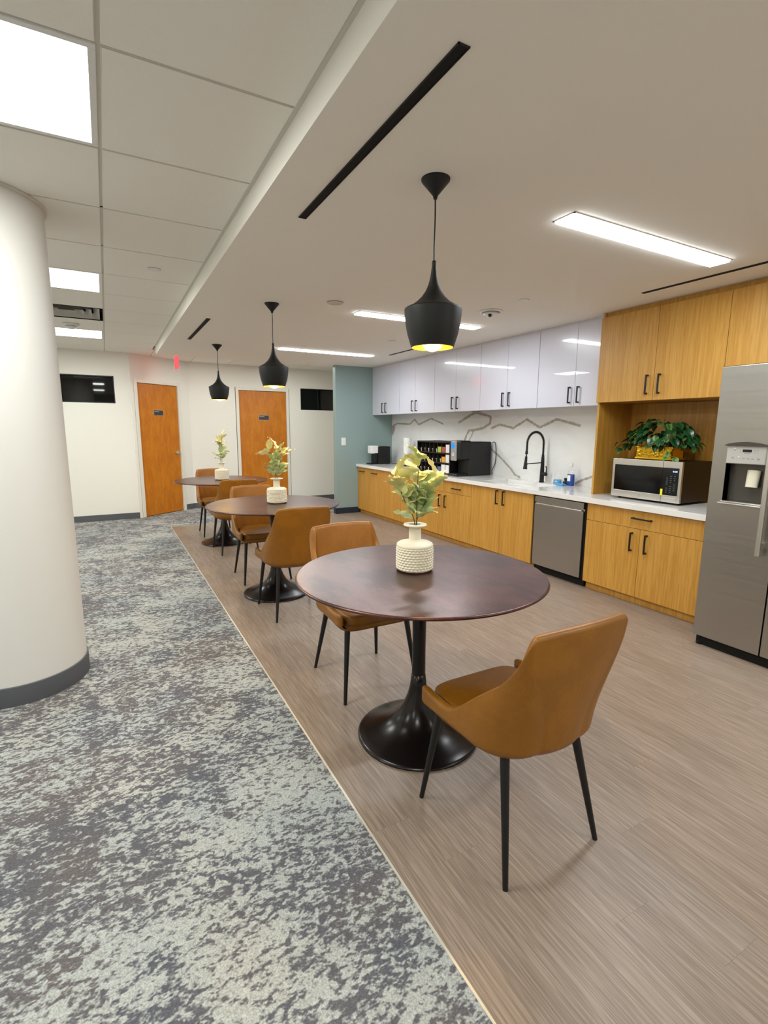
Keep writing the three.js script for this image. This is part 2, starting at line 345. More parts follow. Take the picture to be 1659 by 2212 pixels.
// round column
{
  const CX = -0.505, CZ = -3.2, R = 0.31;
  const g = structGroup('column', [CX, 0, CZ]);
  part('column_shaft', cyl(R, R, HIGH + 0.02, 0, 0, 0, 96), M.column, g);
  part('column_base', lathe([[R, 0], [R + 0.008, 0], [R + 0.008, 0.098], [R + 0.005, 0.102], [R, 0.102]], 96), M.base, g);
  part('ceiling_ring', lathe([[R, HIGH - 0.014], [R + 0.012, HIGH - 0.014], [R + 0.012, HIGH + 0.002], [R, HIGH + 0.002]], 96), M.tee, g);
}

// =====================================================================
// CEILING FITTINGS
// =====================================================================
function rectLight(w, h, color, nits, pos) {
  const l = new THREE.RectAreaLight(color, nits, w, h); l.position.set(...pos); l.lookAt(pos[0], pos[1] - 1, pos[2]); scene.add(l); return l;
}
{ // linear lights in the lowered ceiling
  const names = ['linear ceiling light nearest the refrigerator', 'linear ceiling light partly hidden behind the nearest black pendant', 'linear ceiling light farthest away, near the teal end wall', 'linear ceiling light above the photographer', 'linear ceiling light at the near end of the room'];
  [-1.79, -4.0, -6.2, 0.42, 2.63].forEach((z, i) => {
    const t = thing('linear_ceiling_light', 'long white glowing ' + names[i], 'ceiling light', [2.57, LOW, z], 0, 'linear lights in the lowered ceiling');
    part('light_housing', [span(-0.65, 0.65, -0.004, 0, -0.064, -0.056), span(-0.65, 0.65, -0.004, 0, 0.056, 0.064), span(-0.65, -0.643, -0.004, 0, -0.064, 0.064), span(0.643, 0.65, -0.004, 0, -0.064, 0.064)], M.white, t);
    part('light_diffuser', rspan(-0.643, 0.643, -0.014, 0.0, -0.056, 0.056, 0.005, 3), M.linearGlow, t);
    rectLight(1.28, 0.11, COOL, LINEAR_NITS, [2.57, LOW - 0.016, z]);
  });
}
{ // square troffers in the tile ceiling
  const cells = []; for (const i of [-1, -5]) for (const j of [0, -4, -8, 4]) cells.push([i, j]);
  const nm = { '-1,0': 'nearest square ceiling light panel at the top left', '-1,-4': 'second square ceiling light panel, beside the column', '-1,-8': 'farthest square ceiling light panel beyond the air vent', '-1,4': 'square ceiling light panel above the photographer', '-5,0': 'square ceiling light panel left of the column', '-5,-4': 'square ceiling light panel left of the column farther back', '-5,-8': 'square ceiling light panel by the far left wall', '-5,4': 'square ceiling light panel at the near left' };
  for (const [i, j] of cells) {
    const x0 = 0.06 + i * 0.61, z0 = -1.805 + (j - 1) * 0.61;
    const t = thing('troffer_light', 'white glowing ' + nm[i + ',' + j], 'ceiling light', [x0 + 0.305, HIGH, z0 + 0.305], 0, 'square lights in the tile ceiling');
    const a = 0.299, b = 0.277;
    part('light_frame', [rspan(-a, a, 0, 0.078, -a, -b, 0.002), rspan(-a, a, 0, 0.078, b, a, 0.002), rspan(-a, -b, 0, 0.078, -b, b, 0.002), rspan(b, a, 0, 0.078, -b, b, 0.002)], M.white, t);
    const pr = [[-b, 0.012], [-0.2, 0.042], [-0.12, 0.058], [-0.1, 0.05], [-0.05, 0.036], [0, 0.032], [0.05, 0.036], [0.1, 0.05], [0.12, 0.058], [0.2, 0.042], [b, 0.012]];
    const basket = new THREE.Shape([...pr.map(p => V2(...p)), V2(b, 0.075), V2(-b, 0.075)]);
    part('light_diffuser', new THREE.ExtrudeGeometry(basket, { depth: b * 2, bevelEnabled: false }).translate(0, 0, -b), M.trofferGlow, t);
    rectLight(0.54, 0.54, NEUTRAL, TROFFER_NITS, [x0 + 0.305, HIGH + 0.006, z0 + 0.305]);
  }
}
{ // square downlights in the corridor ceiling beyond the soffit (they wash the far wall)
  [[1.585, 'small square corridor downlight near the left far door'], [2.805, 'small square corridor downlight near the right far door']].forEach(([x, lb]) => {
    const t = thing('square_downlight', lb, 'ceiling light', [x, HIGH, -8.0], 0, 'corridor downlights beyond the soffit');
    part('light_frame', [span(-0.15, 0.15, -0.01, 0, -0.15, -0.135), span(-0.15, 0.15, -0.01, 0, 0.135, 0.15), span(-0.15, -0.135, -0.01, 0, -0.135, 0.135), span(0.135, 0.15, -0.01, 0, -0.135, 0.135)], M.white, t);
    part('light_diffuser', span(-0.135, 0.135, -0.006, 0, -0.135, 0.135), M.trofferGlow, t);
    rectLight(0.26, 0.26, NEUTRAL, TROFFER_NITS * 1.6, [x, HIGH - 0.012, -8.0]);
  });
}
{ // air diffuser in the tile ceiling
  const t = thing('air_diffuser', 'dark louvred square air diffuser in the tile ceiling behind the column', 'air vent', [0.06 - 0.305, HIGH, -1.805 - 7 * 0.61 + 0.305]);
  const a = 0.298;
  part('vent_box', [span(-a, a, 0.08, 0.09, -a, a), span(-a, a, 0, 0.08, -a, -a + 0.006), span(-a, a, 0, 0.08, a - 0.006, a), span(-a, -a + 0.006, 0, 0.08, -a, a), span(a - 0.006, a, 0, 0.08, -a, a)], M.slotBlack, t);
  for (let k = 0; k < 4; k++) {
    const o = 0.27 - k * 0.065, w = 0.05, g = [];
    for (let q = 0; q < 4; q++) { const s = new THREE.BufferGeometry(); const p = [[-o, 0.004, o], [o, 0.004, o], [o - w, 0.05, o - w], [-o + w, 0.05, o - w]].map(v => [v[0], v[1], v[2]]);
      const pos = [0, 1, 2, 0, 2, 3].flatMap(i => p[i]); s.setAttribute('position', new THREE.Float32BufferAttribute(pos, 3)); s.setAttribute('uv', new THREE.Float32BufferAttribute(new Array(12).fill(0), 2)); s.rotateY(q * Math.PI / 2); s.computeVertexNormals(); g.push(s); }
    part('louvre', g, M.ventBlade ??= std({ color: 0xb9b6ae, roughness: 0.4, metalness: 0.3, side: THREE.DoubleSide }), t);
  }
}
function slot(name, label, x, z0, z1, w) {
  const t = thing(name, label, 'air slot', [x, LOW, (z0 + z1) / 2], 0, 'black slot diffusers in the lowered ceiling'), h = Math.abs(z1 - z0) / 2;
  part('slot_frame', [span(-w / 2, -w / 2 + 0.003, -0.004, 0, -h, h), span(w / 2 - 0.003, w / 2, -0.004, 0, -h, h), span(-w / 2, w / 2, -0.004, 0, -h, -h + 0.003), span(-w / 2, w / 2, -0.004, 0, h - 0.003, h)], M.matteBlack, t);
  part('slot_channel', span(-w / 2 + 0.003, w / 2 - 0.003, -0.002, 0, -h + 0.003, h - 0.003), M.slotBlack, t);
}
slot('slot_diffuser', 'long black slot in the ceiling nearest, left of the largest pendant', 0.873, -2.395, -1.175, 0.037);
slot('slot_diffuser', 'short-looking black slot in the ceiling left of the two far pendants', 0.878, -6.1, -4.885, 0.037);
slot('slot_diffuser', 'thin black slot in the ceiling along the oak cabinets over the refrigerator', 3.44, -2.43, -1.21, 0.03);
slot('slot_diffuser', 'thin black slot in the ceiling along the white wall cabinets', 3.385, -6.03, -4.81, 0.03);
{ // small ceiling devices
  const disc = (r, h) => lathe([[0, -h], [r * 0.8, -h], [r * 0.97, -h * 0.7], [r, 0], [0, 0]], 32);
  solo('sprinkler_cover', disc(0.042, 0.008), M.white, 'small white round sprinkler cover right of the dome sensor', 'sprinkler cover', [2.85, LOW, -3.0], 0, 'sprinkler covers');
  solo('sprinkler_cover', disc(0.042, 0.008), M.white, 'small white round sprinkler cover left of the white wall cabinets beyond the big pendant', 'sprinkler cover', [2.872, LOW, -5.06], 0, 'sprinkler covers');
  solo('sprinkler_cover', disc(0.042, 0.008), M.white, 'small white round sprinkler cover in a ceiling tile near the soffit', 'sprinkler cover', [0.368, HIGH, -3.947], 0, 'sprinkler covers');
  solo('ceiling_speaker', lathe([[0, -0.006], [0.045, -0.006], [0.05, -0.009], [0.06, -0.008], [0.066, 0], [0, 0]], 36), M.ceilDev ??= std({ color: 0xd5cec4, roughness: 0.7 }), 'flat round beige cover plate between the far and near pendants', 'cover plate', [1.636, LOW, -3.785]);
  const s = thing('dome_sensor', 'white dome occupancy sensor on the ceiling in front of the white wall cabinets', 'sensor', [2.88, LOW, -3.407]);
  part('sensor_base', lathe([[0, -0.012], [0.085, -0.012], [0.095, -0.006], [0.095, 0], [0, 0]], 40), M.white, s);
  part('sensor_dome', lathe([[0, -0.05], [0.02, -0.048], [0.05, -0.03], [0.075, -0.012], [0, -0.012]], 40), M.white, s);
  part('lens', new THREE.SphereGeometry(0.016, 16, 12).translate(-0.03, -0.037, 0.022), M.black, s);
  const d = thing('smoke_detector', 'white smoke detector on the tile ceiling beside the far light panel', 'smoke detector', [-0.245, HIGH, -6.4]);
  part('detector_base', lathe([[0, -0.02], [0.07, -0.02], [0.078, -0.012], [0.078, 0], [0, 0]], 40), M.white, d);
  part('detector_head', lathe([[0, -0.05], [0.03, -0.05], [0.045, -0.04], [0.05, -0.02], [0, -0.02]], 32), M.white, d);
}
{ // exit sign, seen nearly edge on
  const t = thing('exit_sign', 'red glowing exit sign hanging from the ceiling by the far doors', 'exit sign', [0.985, HIGH, -8.2]);
  part('sign_canopy', rspan(-0.03, 0.03, -0.025, 0, -0.14, 0.14, 0.004), M.white, t);
  part('sign_panel', rspan(-0.011, 0.011, -0.205, -0.025, -0.15, 0.15, 0.003), M.exitGlow, t);
}

// =====================================================================
// PENDANTS, TABLES, CHAIRS
// =====================================================================
{
  const L = ['largest black pendant lamp with gold inside, nearest, over the front table', 'middle black pendant lamp with gold inside, over the second table', 'smallest-looking black pendant lamp with gold inside, over the farthest table'];
  const t = thing('pendant_lamp', L[0], 'pendant lamp', [1.208, LOW, -1.79], 0, 'black pendants over the tables');
  part('ceiling_cone', lathe([[0, -0.072], [0.007, -0.072], [0.01, -0.06], [0.056, -0.006], [0.057, 0], [0, 0]], 40), M.shade, t);
  part('cord', tube([[0, -0.07, 0], [0.001, -0.15, 0], [-0.001, -0.24, 0], [0, -0.31, 0]], 0.003, 16, 8), M.black, t);
  part('cord_cap', lathe([[0, -0.3], [0.0075, -0.3], [0.0085, -0.305], [0.0085, -0.33], [0, -0.33]], 20), M.shade, t);
  const prof = [[0.009, -0.325], [0.011, -0.34], [0.014, -0.362], [0.021, -0.39], [0.032, -0.415], [0.048, -0.438], [0.068, -0.457], [0.09, -0.472], [0.108, -0.48], [0.1165, -0.485], [0.1175, -0.489], [0.116, -0.51], [0.112, -0.545], [0.105, -0.58], [0.096, -0.61], [0.087, -0.636]];
  part('shade', lathe(prof.slice().reverse(), 64), M.shade, t);
  part('shade_lining', lathe(prof.map(([r, y]) => [Math.max(0.004, r - 0.003), y - (y > -0.5 ? 0.003 : 0)]).concat([[0.087, -0.636]]).reverse(), 64), (() => { const m = M.gold.clone(); m.side = THREE.DoubleSide; return m; })(), t, 'gold shade lining');
  part('bulb', new THREE.SphereGeometry(0.046, 24, 16).translate(0, -0.606, 0), M.bulb, t);
  part('socket', cyl(0.018, 0.014, 0.09, 0, -0.572, 0), M.black, t);
  const z = [-1.79, -4.066, -6.34];
  for (const i of [1, 2]) copyOf(t, 'pendant_lamp', L[i], [1.212 + i * 0.004, LOW, z[i]]);
  for (const zz of z) { const p = new THREE.PointLight(WARM, BULB_CANDELA); p.position.set(1.21, LOW - 0.606, zz); p.shadow.radius = 1.6; p.castShadow = true; scene.add(p); }
}
const TABLES = [[1.147, -1.757], [1.163, -4.0], [1.167, -6.15]];
{
  const L = ['large dark bronze round pedestal table nearest the camera', 'dark bronze round pedestal table in the middle of the row', 'dark bronze round pedestal table farthest away near the doors'];
  const t = thing('pedestal_table', L[0], 'table', [TABLES[0][0], 0, TABLES[0][1]], 0, 'round pedestal tables');
  const top = lathe([[0, 0.745], [0.52, 0.745], [0.532, 0.748], [0.536, 0.7525], [0.533, 0.7575], [0.526, 0.76], [0, 0.76]], 128);
  { const p = top.attributes.position, uv = top.attributes.uv; for (let i = 0; i < p.count; i++) uv.setXY(i, p.getX(i) / 1.1 + 0.5, p.getZ(i) / 1.1 + 0.5); }
  part('tabletop', top, M.bronze, t);
  part('pedestal', lathe([[0.031, 0.27], [0.0295, 0.4], [0.0305, 0.56], [0.033, 0.62], [0.045, 0.68], [0.075, 0.735], [0.085, 0.745], [0, 0.745]], 48), M.pedestal, t);
  part('base', lathe([[0, 0], [0.266, 0], [0.272, 0.003], [0.272, 0.009], [0.262, 0.016], [0.235, 0.024], [0.19, 0.038], [0.15, 0.056], [0.115, 0.08], [0.086, 0.112], [0.064, 0.15], [0.047, 0.195], [0.037, 0.24], [0.031, 0.29], [0, 0.29]], 96), M.pedestal, t);
  for (const i of [1, 2]) copyOf(t, 'pedestal_table', L[i], [TABLES[i][0], 0, TABLES[i][1]], i * 0.9);
}
// chair: shell wraps from the backrest into two low arms
function chairShell() {
  const TH = 0.032, N = 60; // columns per half
  const cols = [], yBot = t => lerp(0.43, 0.418, smooth(0.35, 1, t)), DROP = t => lerp(0.062, 0.024, smooth(0.4, 1, t)), UNDER = t => lerp(0.12, 0.03, smooth(0.5, 1, t));
  const KEYS = [[0, 0.832], [0.2, 0.83], [0.36, 0.824], [0.45, 0.806], [0.53, 0.755], [0.59, 0.67], [0.64, 0.575], [0.69, 0.51], [0.74, 0.474], [0.8, 0.46], [0.9, 0.463], [1, 0.472]];
  const yTop = t => { // t 0 = centre back, 1 = front end
    const f = q => { q = Math.abs(q); if (q >= 1) return 0.472; let i = 0; while (KEYS[i + 1][0] < q) i++; return lerp(KEYS[i][1], KEYS[i + 1][1], (q - KEYS[i][0]) / (KEYS[i + 1][0] - KEYS[i][0])); };
    let a = 0; for (let k = -4; k <= 4; k++) a += f(t + k * 0.008); return a / 9;
  };
  const W = y => lerp(0.236, 0.214, smooth(0.45, 0.8, y));
  const ZB = y => -0.226 - 0.155 * (y - 0.45);
  const RC = y => lerp(0.15, 0.034, smooth(0.46, 0.78, y));
  function plan(t, y, inset) { // point and outward normal of the U path, half side (+x)
    const w = W(y) - inset, zb = ZB(y) + inset, r = Math.max(0.02, RC(y) - inset), zf = 0.212;
    const bow = 0.016; // centre back bows rearwards
    if (t < 0.33) { const s = t / 0.33, x = (w - r) * s; return [x, zb - bow * (1 - s * s) + bow * 0]; }
    if (t < 0.6) { const a = (t - 0.33) / 0.27 * Math.PI / 2; return [w - r + r * Math.sin(a), zb + r - r * Math.cos(a)]; }
    const s = (t - 0.6) / 0.4; return [w, lerp(zb + r, zf, s)];
  }
  const ts = []; for (let i = 0; i <= N; i++) ts.push(i / N);
  ts.splice(ts.length - 1, 1, 0.985, 0.995, 1.0);
  const thick = t => t < 0.955 ? 1 : Math.sqrt(Math.max(0, 1 - ((t - 0.955) / 0.045) ** 2)) * 0.985 + 0.015;
  const NV = 16, NR = 6;
  for (const t of ts) {
    const col = [], yt = yTop(t), yb = yBot(t), k = thick(t), r = TH / 2 * k, mid = TH / 2;
    const yc = yt - TH / 2 * (t > 0.955 ? 1 : 1);
    for (let i = 8; i >= 1; i--) { const a = Math.PI / 2 * i / 8, y = yb - DROP(t) * Math.sin(a), p = plan(t, yb, mid - r + UNDER(t) * (1 - Math.cos(a))); col.push([p[0], y, p[1]]); }
    for (let i = 0; i <= NV; i++) { const y = lerp(yb, yc, i / NV), p = plan(t, y, mid - r); col.push([p[0], y, p[1]]); }
    for (let i = 1; i < NR; i++) { const a = Math.PI * i / NR, y = yc + Math.sin(a) * r, p = plan(t, y, mid - Math.cos(a) * r); col.push([p[0], y, p[1]]); }
    for (let i = NV; i >= 0; i--) { const y = lerp(yb, yc, i / NV), p = plan(t, y, mid + r); col.push([p[0], y, p[1]]); }
    cols.push(col);
  }
  const all = cols.slice(1).reverse().map(c => c.map(p => [-p[0], p[1], p[2]])).concat(cols); // -x front ... centre ... +x front
  const M_ = all[0].length, pos = [], uv = [], idx = [];
  all.forEach((c, i) => c.forEach((p, j) => { pos.push(...p); uv.push(i / all.length * 1.2 / 0.6, (j < M_ / 2 ? p[1] : 1.7 - p[1]) / 0.6); }));
  for (let i = 0; i < all.length - 1; i++) for (let j = 0; j < M_; j++) { const a = i * M_ + j, b = i * M_ + (j + 1) % M_, c = a + M_, d = b + M_; idx.push(a, b, c, b, d, c); }
  const g = new THREE.BufferGeometry(); g.setAttribute('position', new THREE.Float32BufferAttribute(pos, 3)); g.setAttribute('uv', new THREE.Float32BufferAttribute(uv, 2)); g.setIndex(idx); g.computeVertexNormals();
  return g;
}
function pad(w0, w1, zf, zb, y0, y1, crown, rb) { // seat slab: front half-width w1, rear half-width w0 with round rear corners
  const N = 28, ring = [];
  const sup = (a, e) => Math.sign(a) * Math.abs(a) ** e;
  const K = 64, lay = [[0.985, 0], [1, 0.25], [1, 0.6], [0.985, 0.85], [0.95, 0.97], [0.88, 1], [0.6, 1], [0.3, 1], [0.001, 1]];
  const pos = [], uv = [], idx = [];
  lay.forEach(([s, f], li) => { for (let i = 0; i < K; i++) {
    const a = i / K * Math.PI * 2, cx = sup(Math.cos(a), 0.32), cz = sup(Math.sin(a), 0.32), zc = (zf + zb) / 2, hz = (zf - zb) / 2;
    const z = zc + cz * hz * s, fr = (z - zb) / (zf - zb); const w = lerp(w0, w1, smooth(0, rb, fr)); const x = cx * w * s;
    let y = lerp(y0, y1, f); if (li > 4) y += crown * (1 - s) * 1.1; pos.push(x, y, z); uv.push(x / 0.6 + 0.3, z / 0.6 + 0.3);
  } });
  for (let l = 0; l < lay.length - 1; l++) for (let i = 0; i < K; i++) { const a = l * K + i, b = l * K + (i + 1) % K, c = a + K, d = b + K; idx.push(a, c, b, b, c, d); }
  const b0 = pos.length / 3; pos.push(0, y0, (zf + zb) / 2); uv.push(0, 0); for (let i = 0; i < K; i++) idx.push(b0, i, (i + 1) % K);
  const g = new THREE.BufferGeometry(); g.setAttribute('position', new THREE.Float32BufferAttribute(pos, 3)); g.setAttribute('uv', new THREE.Float32BufferAttribute(uv, 2)); g.setIndex(idx); g.computeVertexNormals(); return g;
}
{
  const spots = [
    [1.152, -1.183, Math.PI, 'tan leather dining chair nearest the camera, its back towards us'],
    [1.162, -2.345, 0, 'tan leather dining chair tucked under the far side of the nearest table'],
    [1.165, -3.56, Math.PI, 'tan leather dining chair with its back to us at the middle table'],
    [1.18, -4.525, 0, 'tan leather dining chair at the far side of the middle table, facing us'],
    [1.2, -5.685, Math.PI, 'tan leather dining chair with its back to us at the farthest table'],
    [1.2, -6.75, 0, 'tan leather dining chair farthest away, facing us beyond the farthest table'],
  ];
  const t = thing('dining_chair', spots[0][3], 'chair', [spots[0][0], 0, spots[0][1]], spots[0][2], 'tan leather chairs at the round tables');
  part('backrest', chairShell(), M.leather, t);
  part('seat_pan', pad(0.13, 0.205, 0.207, -0.15, 0.37, 0.42, 0, 0.6), M.leather, t);
  part('seat', pad(0.165, 0.2, 0.222, -0.2, 0.4, 0.454, 0.018, 0.45), M.leather, t);
  for (const s of [-1, 1]) {
    part('leg', rod([s * 0.212, 0, 0.222], [s * 0.17, 0.4, 0.165], 0.0085, 0.0155, 16), M.legBlack, t);
    part('leg', rod([s * 0.2, 0, -0.224], [s * 0.15, 0.4, -0.14], 0.0085, 0.0155, 16), M.legBlack, t);
  }
  for (const s of spots.slice(1)) copyOf(t, 'dining_chair', s[3], [s[0], 0, s[1]], s[2]);
}
// vases and sprigs
const VASES = [[1.147, -1.805], [1.2, -4.03], [1.169, -6.15]];
{
  const L = ['cream dimpled ceramic vase on the nearest table', 'cream dimpled ceramic vase on the middle table', 'cream dimpled ceramic vase on the farthest table'];
  const t = thing('vase', L[0], 'vase', [VASES[0][0], 0.76, VASES[0][1]], 0, 'cream vases on the tables');
  const NU = 240, NV = 72, pos = [], uv = [], idx = [], H0 = 0.006, H1 = 0.108;
  for (let j = 0; j <= NV; j++) for (let i = 0; i <= NU; i++) {
    const a = i / NU * Math.PI * 2, y = lerp(H0, H1, j / NV), row = (y - H0) / (H1 - H0) * 9, u = i / NU * 30 + (Math.floor(row) % 2) * 0.5;
    const fx = Math.abs((u % 1) - 0.5) * 2, fy = Math.abs((row % 1) - 0.5) * 2; const b = Math.max(0, 1 - Math.hypot(fx, fy) * 0.95);
    const edge = smooth(0, 0.08, j / NV) * (1 - smooth(0.93, 1, j / NV)); const r = 0.0785 - 0.002 * (1 - smooth(0, 0.06, j / NV)) + 0.0058 * b * edge;
    pos.push(Math.sin(a) * r, y, Math.cos(a) * r); uv.push(i / NU, j / NV);
  }
  for (let j = 0; j < NV; j++) for (let i = 0; i < NU; i++) { const a = j * (NU + 1) + i, b = a + 1, c = a + NU + 1, d = c + 1; idx.push(a, b, c, b, d, c); }
  const g = new THREE.BufferGeometry(); g.setAttribute('position', new THREE.Float32BufferAttribute(pos, 3)); g.setAttribute('uv', new THREE.Float32BufferAttribute(uv, 2)); g.setIndex(idx); g.computeVertexNormals();
  part('body', [g, lathe([[0, 0], [0.072, 0], [0.0775, 0.0062]], 72), lathe([[0.0795, 0.1078], [0.0805, 0.112], [0.078, 0.119], [0.07, 0.124], [0.045, 0.128], [0.03, 0.131], [0.0268, 0.137]], 72)], M.vase, t);
  part('neck', lathe([[0.0268, 0.136], [0.0265, 0.16], [0.0265, 0.189], [0.029, 0.194], [0.049, 0.197], [0.0515, 0.2], [0.0505, 0.204], [0.03, 0.2045], [0.0225, 0.202], [0.022, 0.14], [0.0, 0.13]], 56), (() => { const m = M.vase.clone(); m.side = THREE.DoubleSide; return m; })(), t);
  for (const i of [1, 2]) copyOf(t, 'vase', L[i], [VASES[i][0], 0.76, VASES[i][1]], i * 1.3);
}
function leafGeo(len, wid, lobes, fold, bend, cIn, cOut, tipCol, twist = 0) {
  const NU = lobes ? 30 : 14, NV = 6, pos = [], col = [], idx = [];
  for (let i = 0; i <= NU; i++) for (let j = 0; j <= NV; j++) {
    const s = i / NU, v = j / NV * 2 - 1; let w = wid * Math.sin(Math.PI * Math.min(1, 0.04 + s * 0.96) ** 0.85) ** 0.8 * (1 - 0.1 * s);
    if (lobes) w *= 1 - 0.2 * Math.abs(Math.sin(lobes * Math.PI * s + (v > 0 ? 0.5 : 0))) ** 3 * smooth(0.08, 0.25, s);
    if (i === NU) w = 0.0005; if (i === 0) w = 0.002;
    const tw = twist * s; let x = v * w, z = fold * Math.abs(v) * w + (lobes ? 0.0035 * Math.sin(s * 15 + v * 2) * Math.abs(v) : 0) * (wid / 0.03);
    const X = x * Math.cos(tw) - z * Math.sin(tw), Z = x * Math.sin(tw) + z * Math.cos(tw);
    const ang = bend * s, y = len * (bend ? Math.sin(ang) / bend : s), zb = -len * (bend ? (1 - Math.cos(ang)) / bend : 0);
    pos.push(X, y, Z + zb); const e = Math.abs(v) ** 1.5, c = mixc(mixc(cIn, cOut, e), tipCol, 0.5 * s * s); col.push(...c);
  }
  for (let i = 0; i < NU; i++) for (let j = 0; j < NV; j++) { const a = i * (NV + 1) + j, b = a + 1, c = a + NV + 1, d = c + 1; idx.push(a, b, c, b, d, c); }
  const g = new THREE.BufferGeometry(); g.setAttribute('position', new THREE.Float32BufferAttribute(pos, 3)); g.setAttribute('color', new THREE.Float32BufferAttribute(col, 3)); g.setIndex(idx); g.computeVertexNormals(); return g;
}
const lin = (r, g, b) => { const c = new THREE.Color(); c.setRGB(r / 255, g / 255, b / 255, THREE.SRGBColorSpace); return [c.r, c.g, c.b]; };
{
  const sage = lin(172, 190, 136), lime = lin(212, 216, 140), pale = lin(232, 224, 160), cream = lin(244, 232, 180), grey = lin(182, 196, 162);
  const kinds = [ // a few shapes of each tone, shared by all sprigs
    ...[0.2, 0.5, 0.8].map(b => leafGeo(0.112, 0.036, 6, 0.22, b, sage, lime, lime, 0.15)),
    ...[0.2, 0.6].map(b => leafGeo(0.1, 0.034, 5, 0.28, b, grey, lime, lime, -0.2)),
    ...[0.3, 0.7].map(b => leafGeo(0.105, 0.031, 6, 0.28, b, lime, pale, cream, 0.15)),
    ...[0.25, 0.6, 0.9].map(b => leafGeo(0.105, 0.026, 5, 0.32, b, pale, cream, cream, -0.2)),
  ];
  // each entry: stem number, height along the stem (0..1), azimuth (deg, 0 = +x right of frame), pitch (deg up), size, kind
  function sprig(vi, label, stems, leaves, k) {
    const t = thing('foliage_sprig', label, 'artificial plant', [VASES[vi][0], 0.76, VASES[vi][1]], 0, 'leafy sprigs in the vases');
    const curves = stems.map(s => new THREE.CatmullRomCurve3(s.map(p => V3(...p))));
    curves.forEach(c => part('stem', new THREE.TubeGeometry(c, 24, 0.0022, 6), M.stem, t));
    for (const [si, h, az, pitch, size, kind, roll] of leaves) {
      const p = curves[si].getPointAt(h), a = az * D, e = pitch * D; const dir = V3(Math.cos(a) * Math.cos(e), Math.sin(e), -Math.sin(a) * Math.cos(e));
      const up = V3(0, 1, 0).addScaledVector(dir, -dir.y).normalize(); // leaf face normal, mostly up
      const side = new THREE.Vector3().crossVectors(dir, up);
      const m4 = new THREE.Matrix4().makeBasis(side, dir, up); const m = part('leaf', kinds[kind], M.leaf[0], t);
      m.quaternion.setFromRotationMatrix(m4); m.rotateY((roll ?? 0) * D); m.position.copy(p).addScaledVector(dir, 0.004); m.scale.setScalar(size * k);
    }
  }
  // directions: azimuth 0 = right in the picture (about +x+z turned), measured in the room's x axis; the camera looks along azimuth ~61 deg
  const RIGHT = -29; // azimuth that points to the right of the picture
  function auto(seed0, stemTop, n, wide) {
    seed = seed0; const out = [];
    for (let i = 0; i < n; i++) {
      const f = i / (n - 1), si = i % 3, h = lerp(0.26, 1, Math.min(1, f * 1.05));
      const az = i * 137.5 + rr(-25, 25), pitch = lerp(48, 40, f) + rr(-28, 24) + (f > 0.92 ? 18 : 0);
      const kind = f < 0.42 ? (rnd() * 5) | 0 : f < 0.72 ? [0, 1, 5, 6, 3, 8][(rnd() * 6) | 0] : [5, 6, 7, 8, 9, 2][(rnd() * 6) | 0];
      out.push([si, h, az, pitch, lerp(0.95, 1.0, f) * rr(0.85, 1.15) * wide, kind, rr(-50, 50)]);
    }
    return out;
  }
  const st = (dx, dz, h) => [[0.008 * Math.sign(dx || 1), 0.145, 0], [0.006 * Math.sign(dx || 1), 0.22, 0.002], [dx * 0.5, 0.22 + h * 0.4, dz * 0.5], [dx, 0.22 + h, dz]];
  sprig(0, 'pale green and cream leafy sprig in the vase on the nearest table', [st(0.015, 0.0, 0.27), st(-0.085, -0.03, 0.2), st(0.08, 0.03, 0.19)], auto(11, 0, 38, 1.02), 1.08);
  sprig(1, 'pale green and cream leafy sprig in the vase on the middle table', [st(0.0, 0.01, 0.25), st(-0.045, -0.03, 0.22), st(0.045, 0.02, 0.18)], auto(23, 0, 30, 1.05), 1.0);
  sprig(2, 'thin pale leafy sprig in the vase on the farthest table', [st(0.015, 0.01, 0.32), st(-0.02, 0.02, 0.22), st(0.02, -0.02, 0.26)], auto(37, 0, 24, 0.95), 1.0);
}

// =====================================================================
// KITCHEN RUN
// =====================================================================
// handle geometries: bar standing 28 mm off the face (-x direction)
const vHandle = join([rspan(-0.032, -0.022, -0.075, 0.075, -0.006, 0.006, 0.002), rspan(-0.028, 0, -0.075, -0.062, -0.006, 0.006, 0.002), rspan(-0.028, 0, 0.062, 0.075, -0.006, 0.006, 0.002)]);
const hHandle = join([rspan(-0.032, -0.022, -0.006, 0.006, -0.08, 0.08, 0.002), rspan(-0.028, 0, -0.006, 0.006, -0.08, -0.067, 0.002), rspan(-0.028, 0, -0.006, 0.006, 0.067, 0.08, 0.002)]);
function front(kind, t, mat, X, y0, y1, z0, z1, handle, hy, hz, s = 1) {
  const d = part(kind, rspan(X, X + 0.019, y0 + 0.0015, y1 - 0.0015, z0 + 0.0015, z1 - 0.0015, 0.0015, 1, s, rnd(), rnd()), mat, t);
  if (handle) { const h = part('handle', handle === 'v' ? vHandle : hHandle, M.black, d, 'black bar handle'); h.position.set(X, hy, hz); }
  return d;
}
const FX = 3.56; // base cabinet fronts
function baseCabinet(label, z0, z1, build) {
  const t = thing('base_cabinet', label, 'cabinet', [0, 0, 0], 0, 'oak base cabinets');
  part('body', [span(FX + 0.0195, WALL_X, 0.075, 0.757, z0 + 0.001, z0 + 0.019), span(FX + 0.0195, WALL_X, 0.075, 0.757, z1 - 0.019, z1 - 0.001), span(FX + 0.0195, WALL_X, 0.075, 0.093, z0 + 0.019, z1 - 0.019), span(WALL_X - 0.01, WALL_X, 0.093, 0.757, z0 + 0.019, z1 - 0.019), span(FX + 0.0195, FX + 0.09, 0.738, 0.757, z0 + 0.019, z1 - 0.019)], M.oak, t);
  part('toe_kick', span(FX + 0.05, FX + 0.065, 0, 0.075, z0 + 0.001, z1 - 0.001), M.oak, t);
  build(t); return t;
}
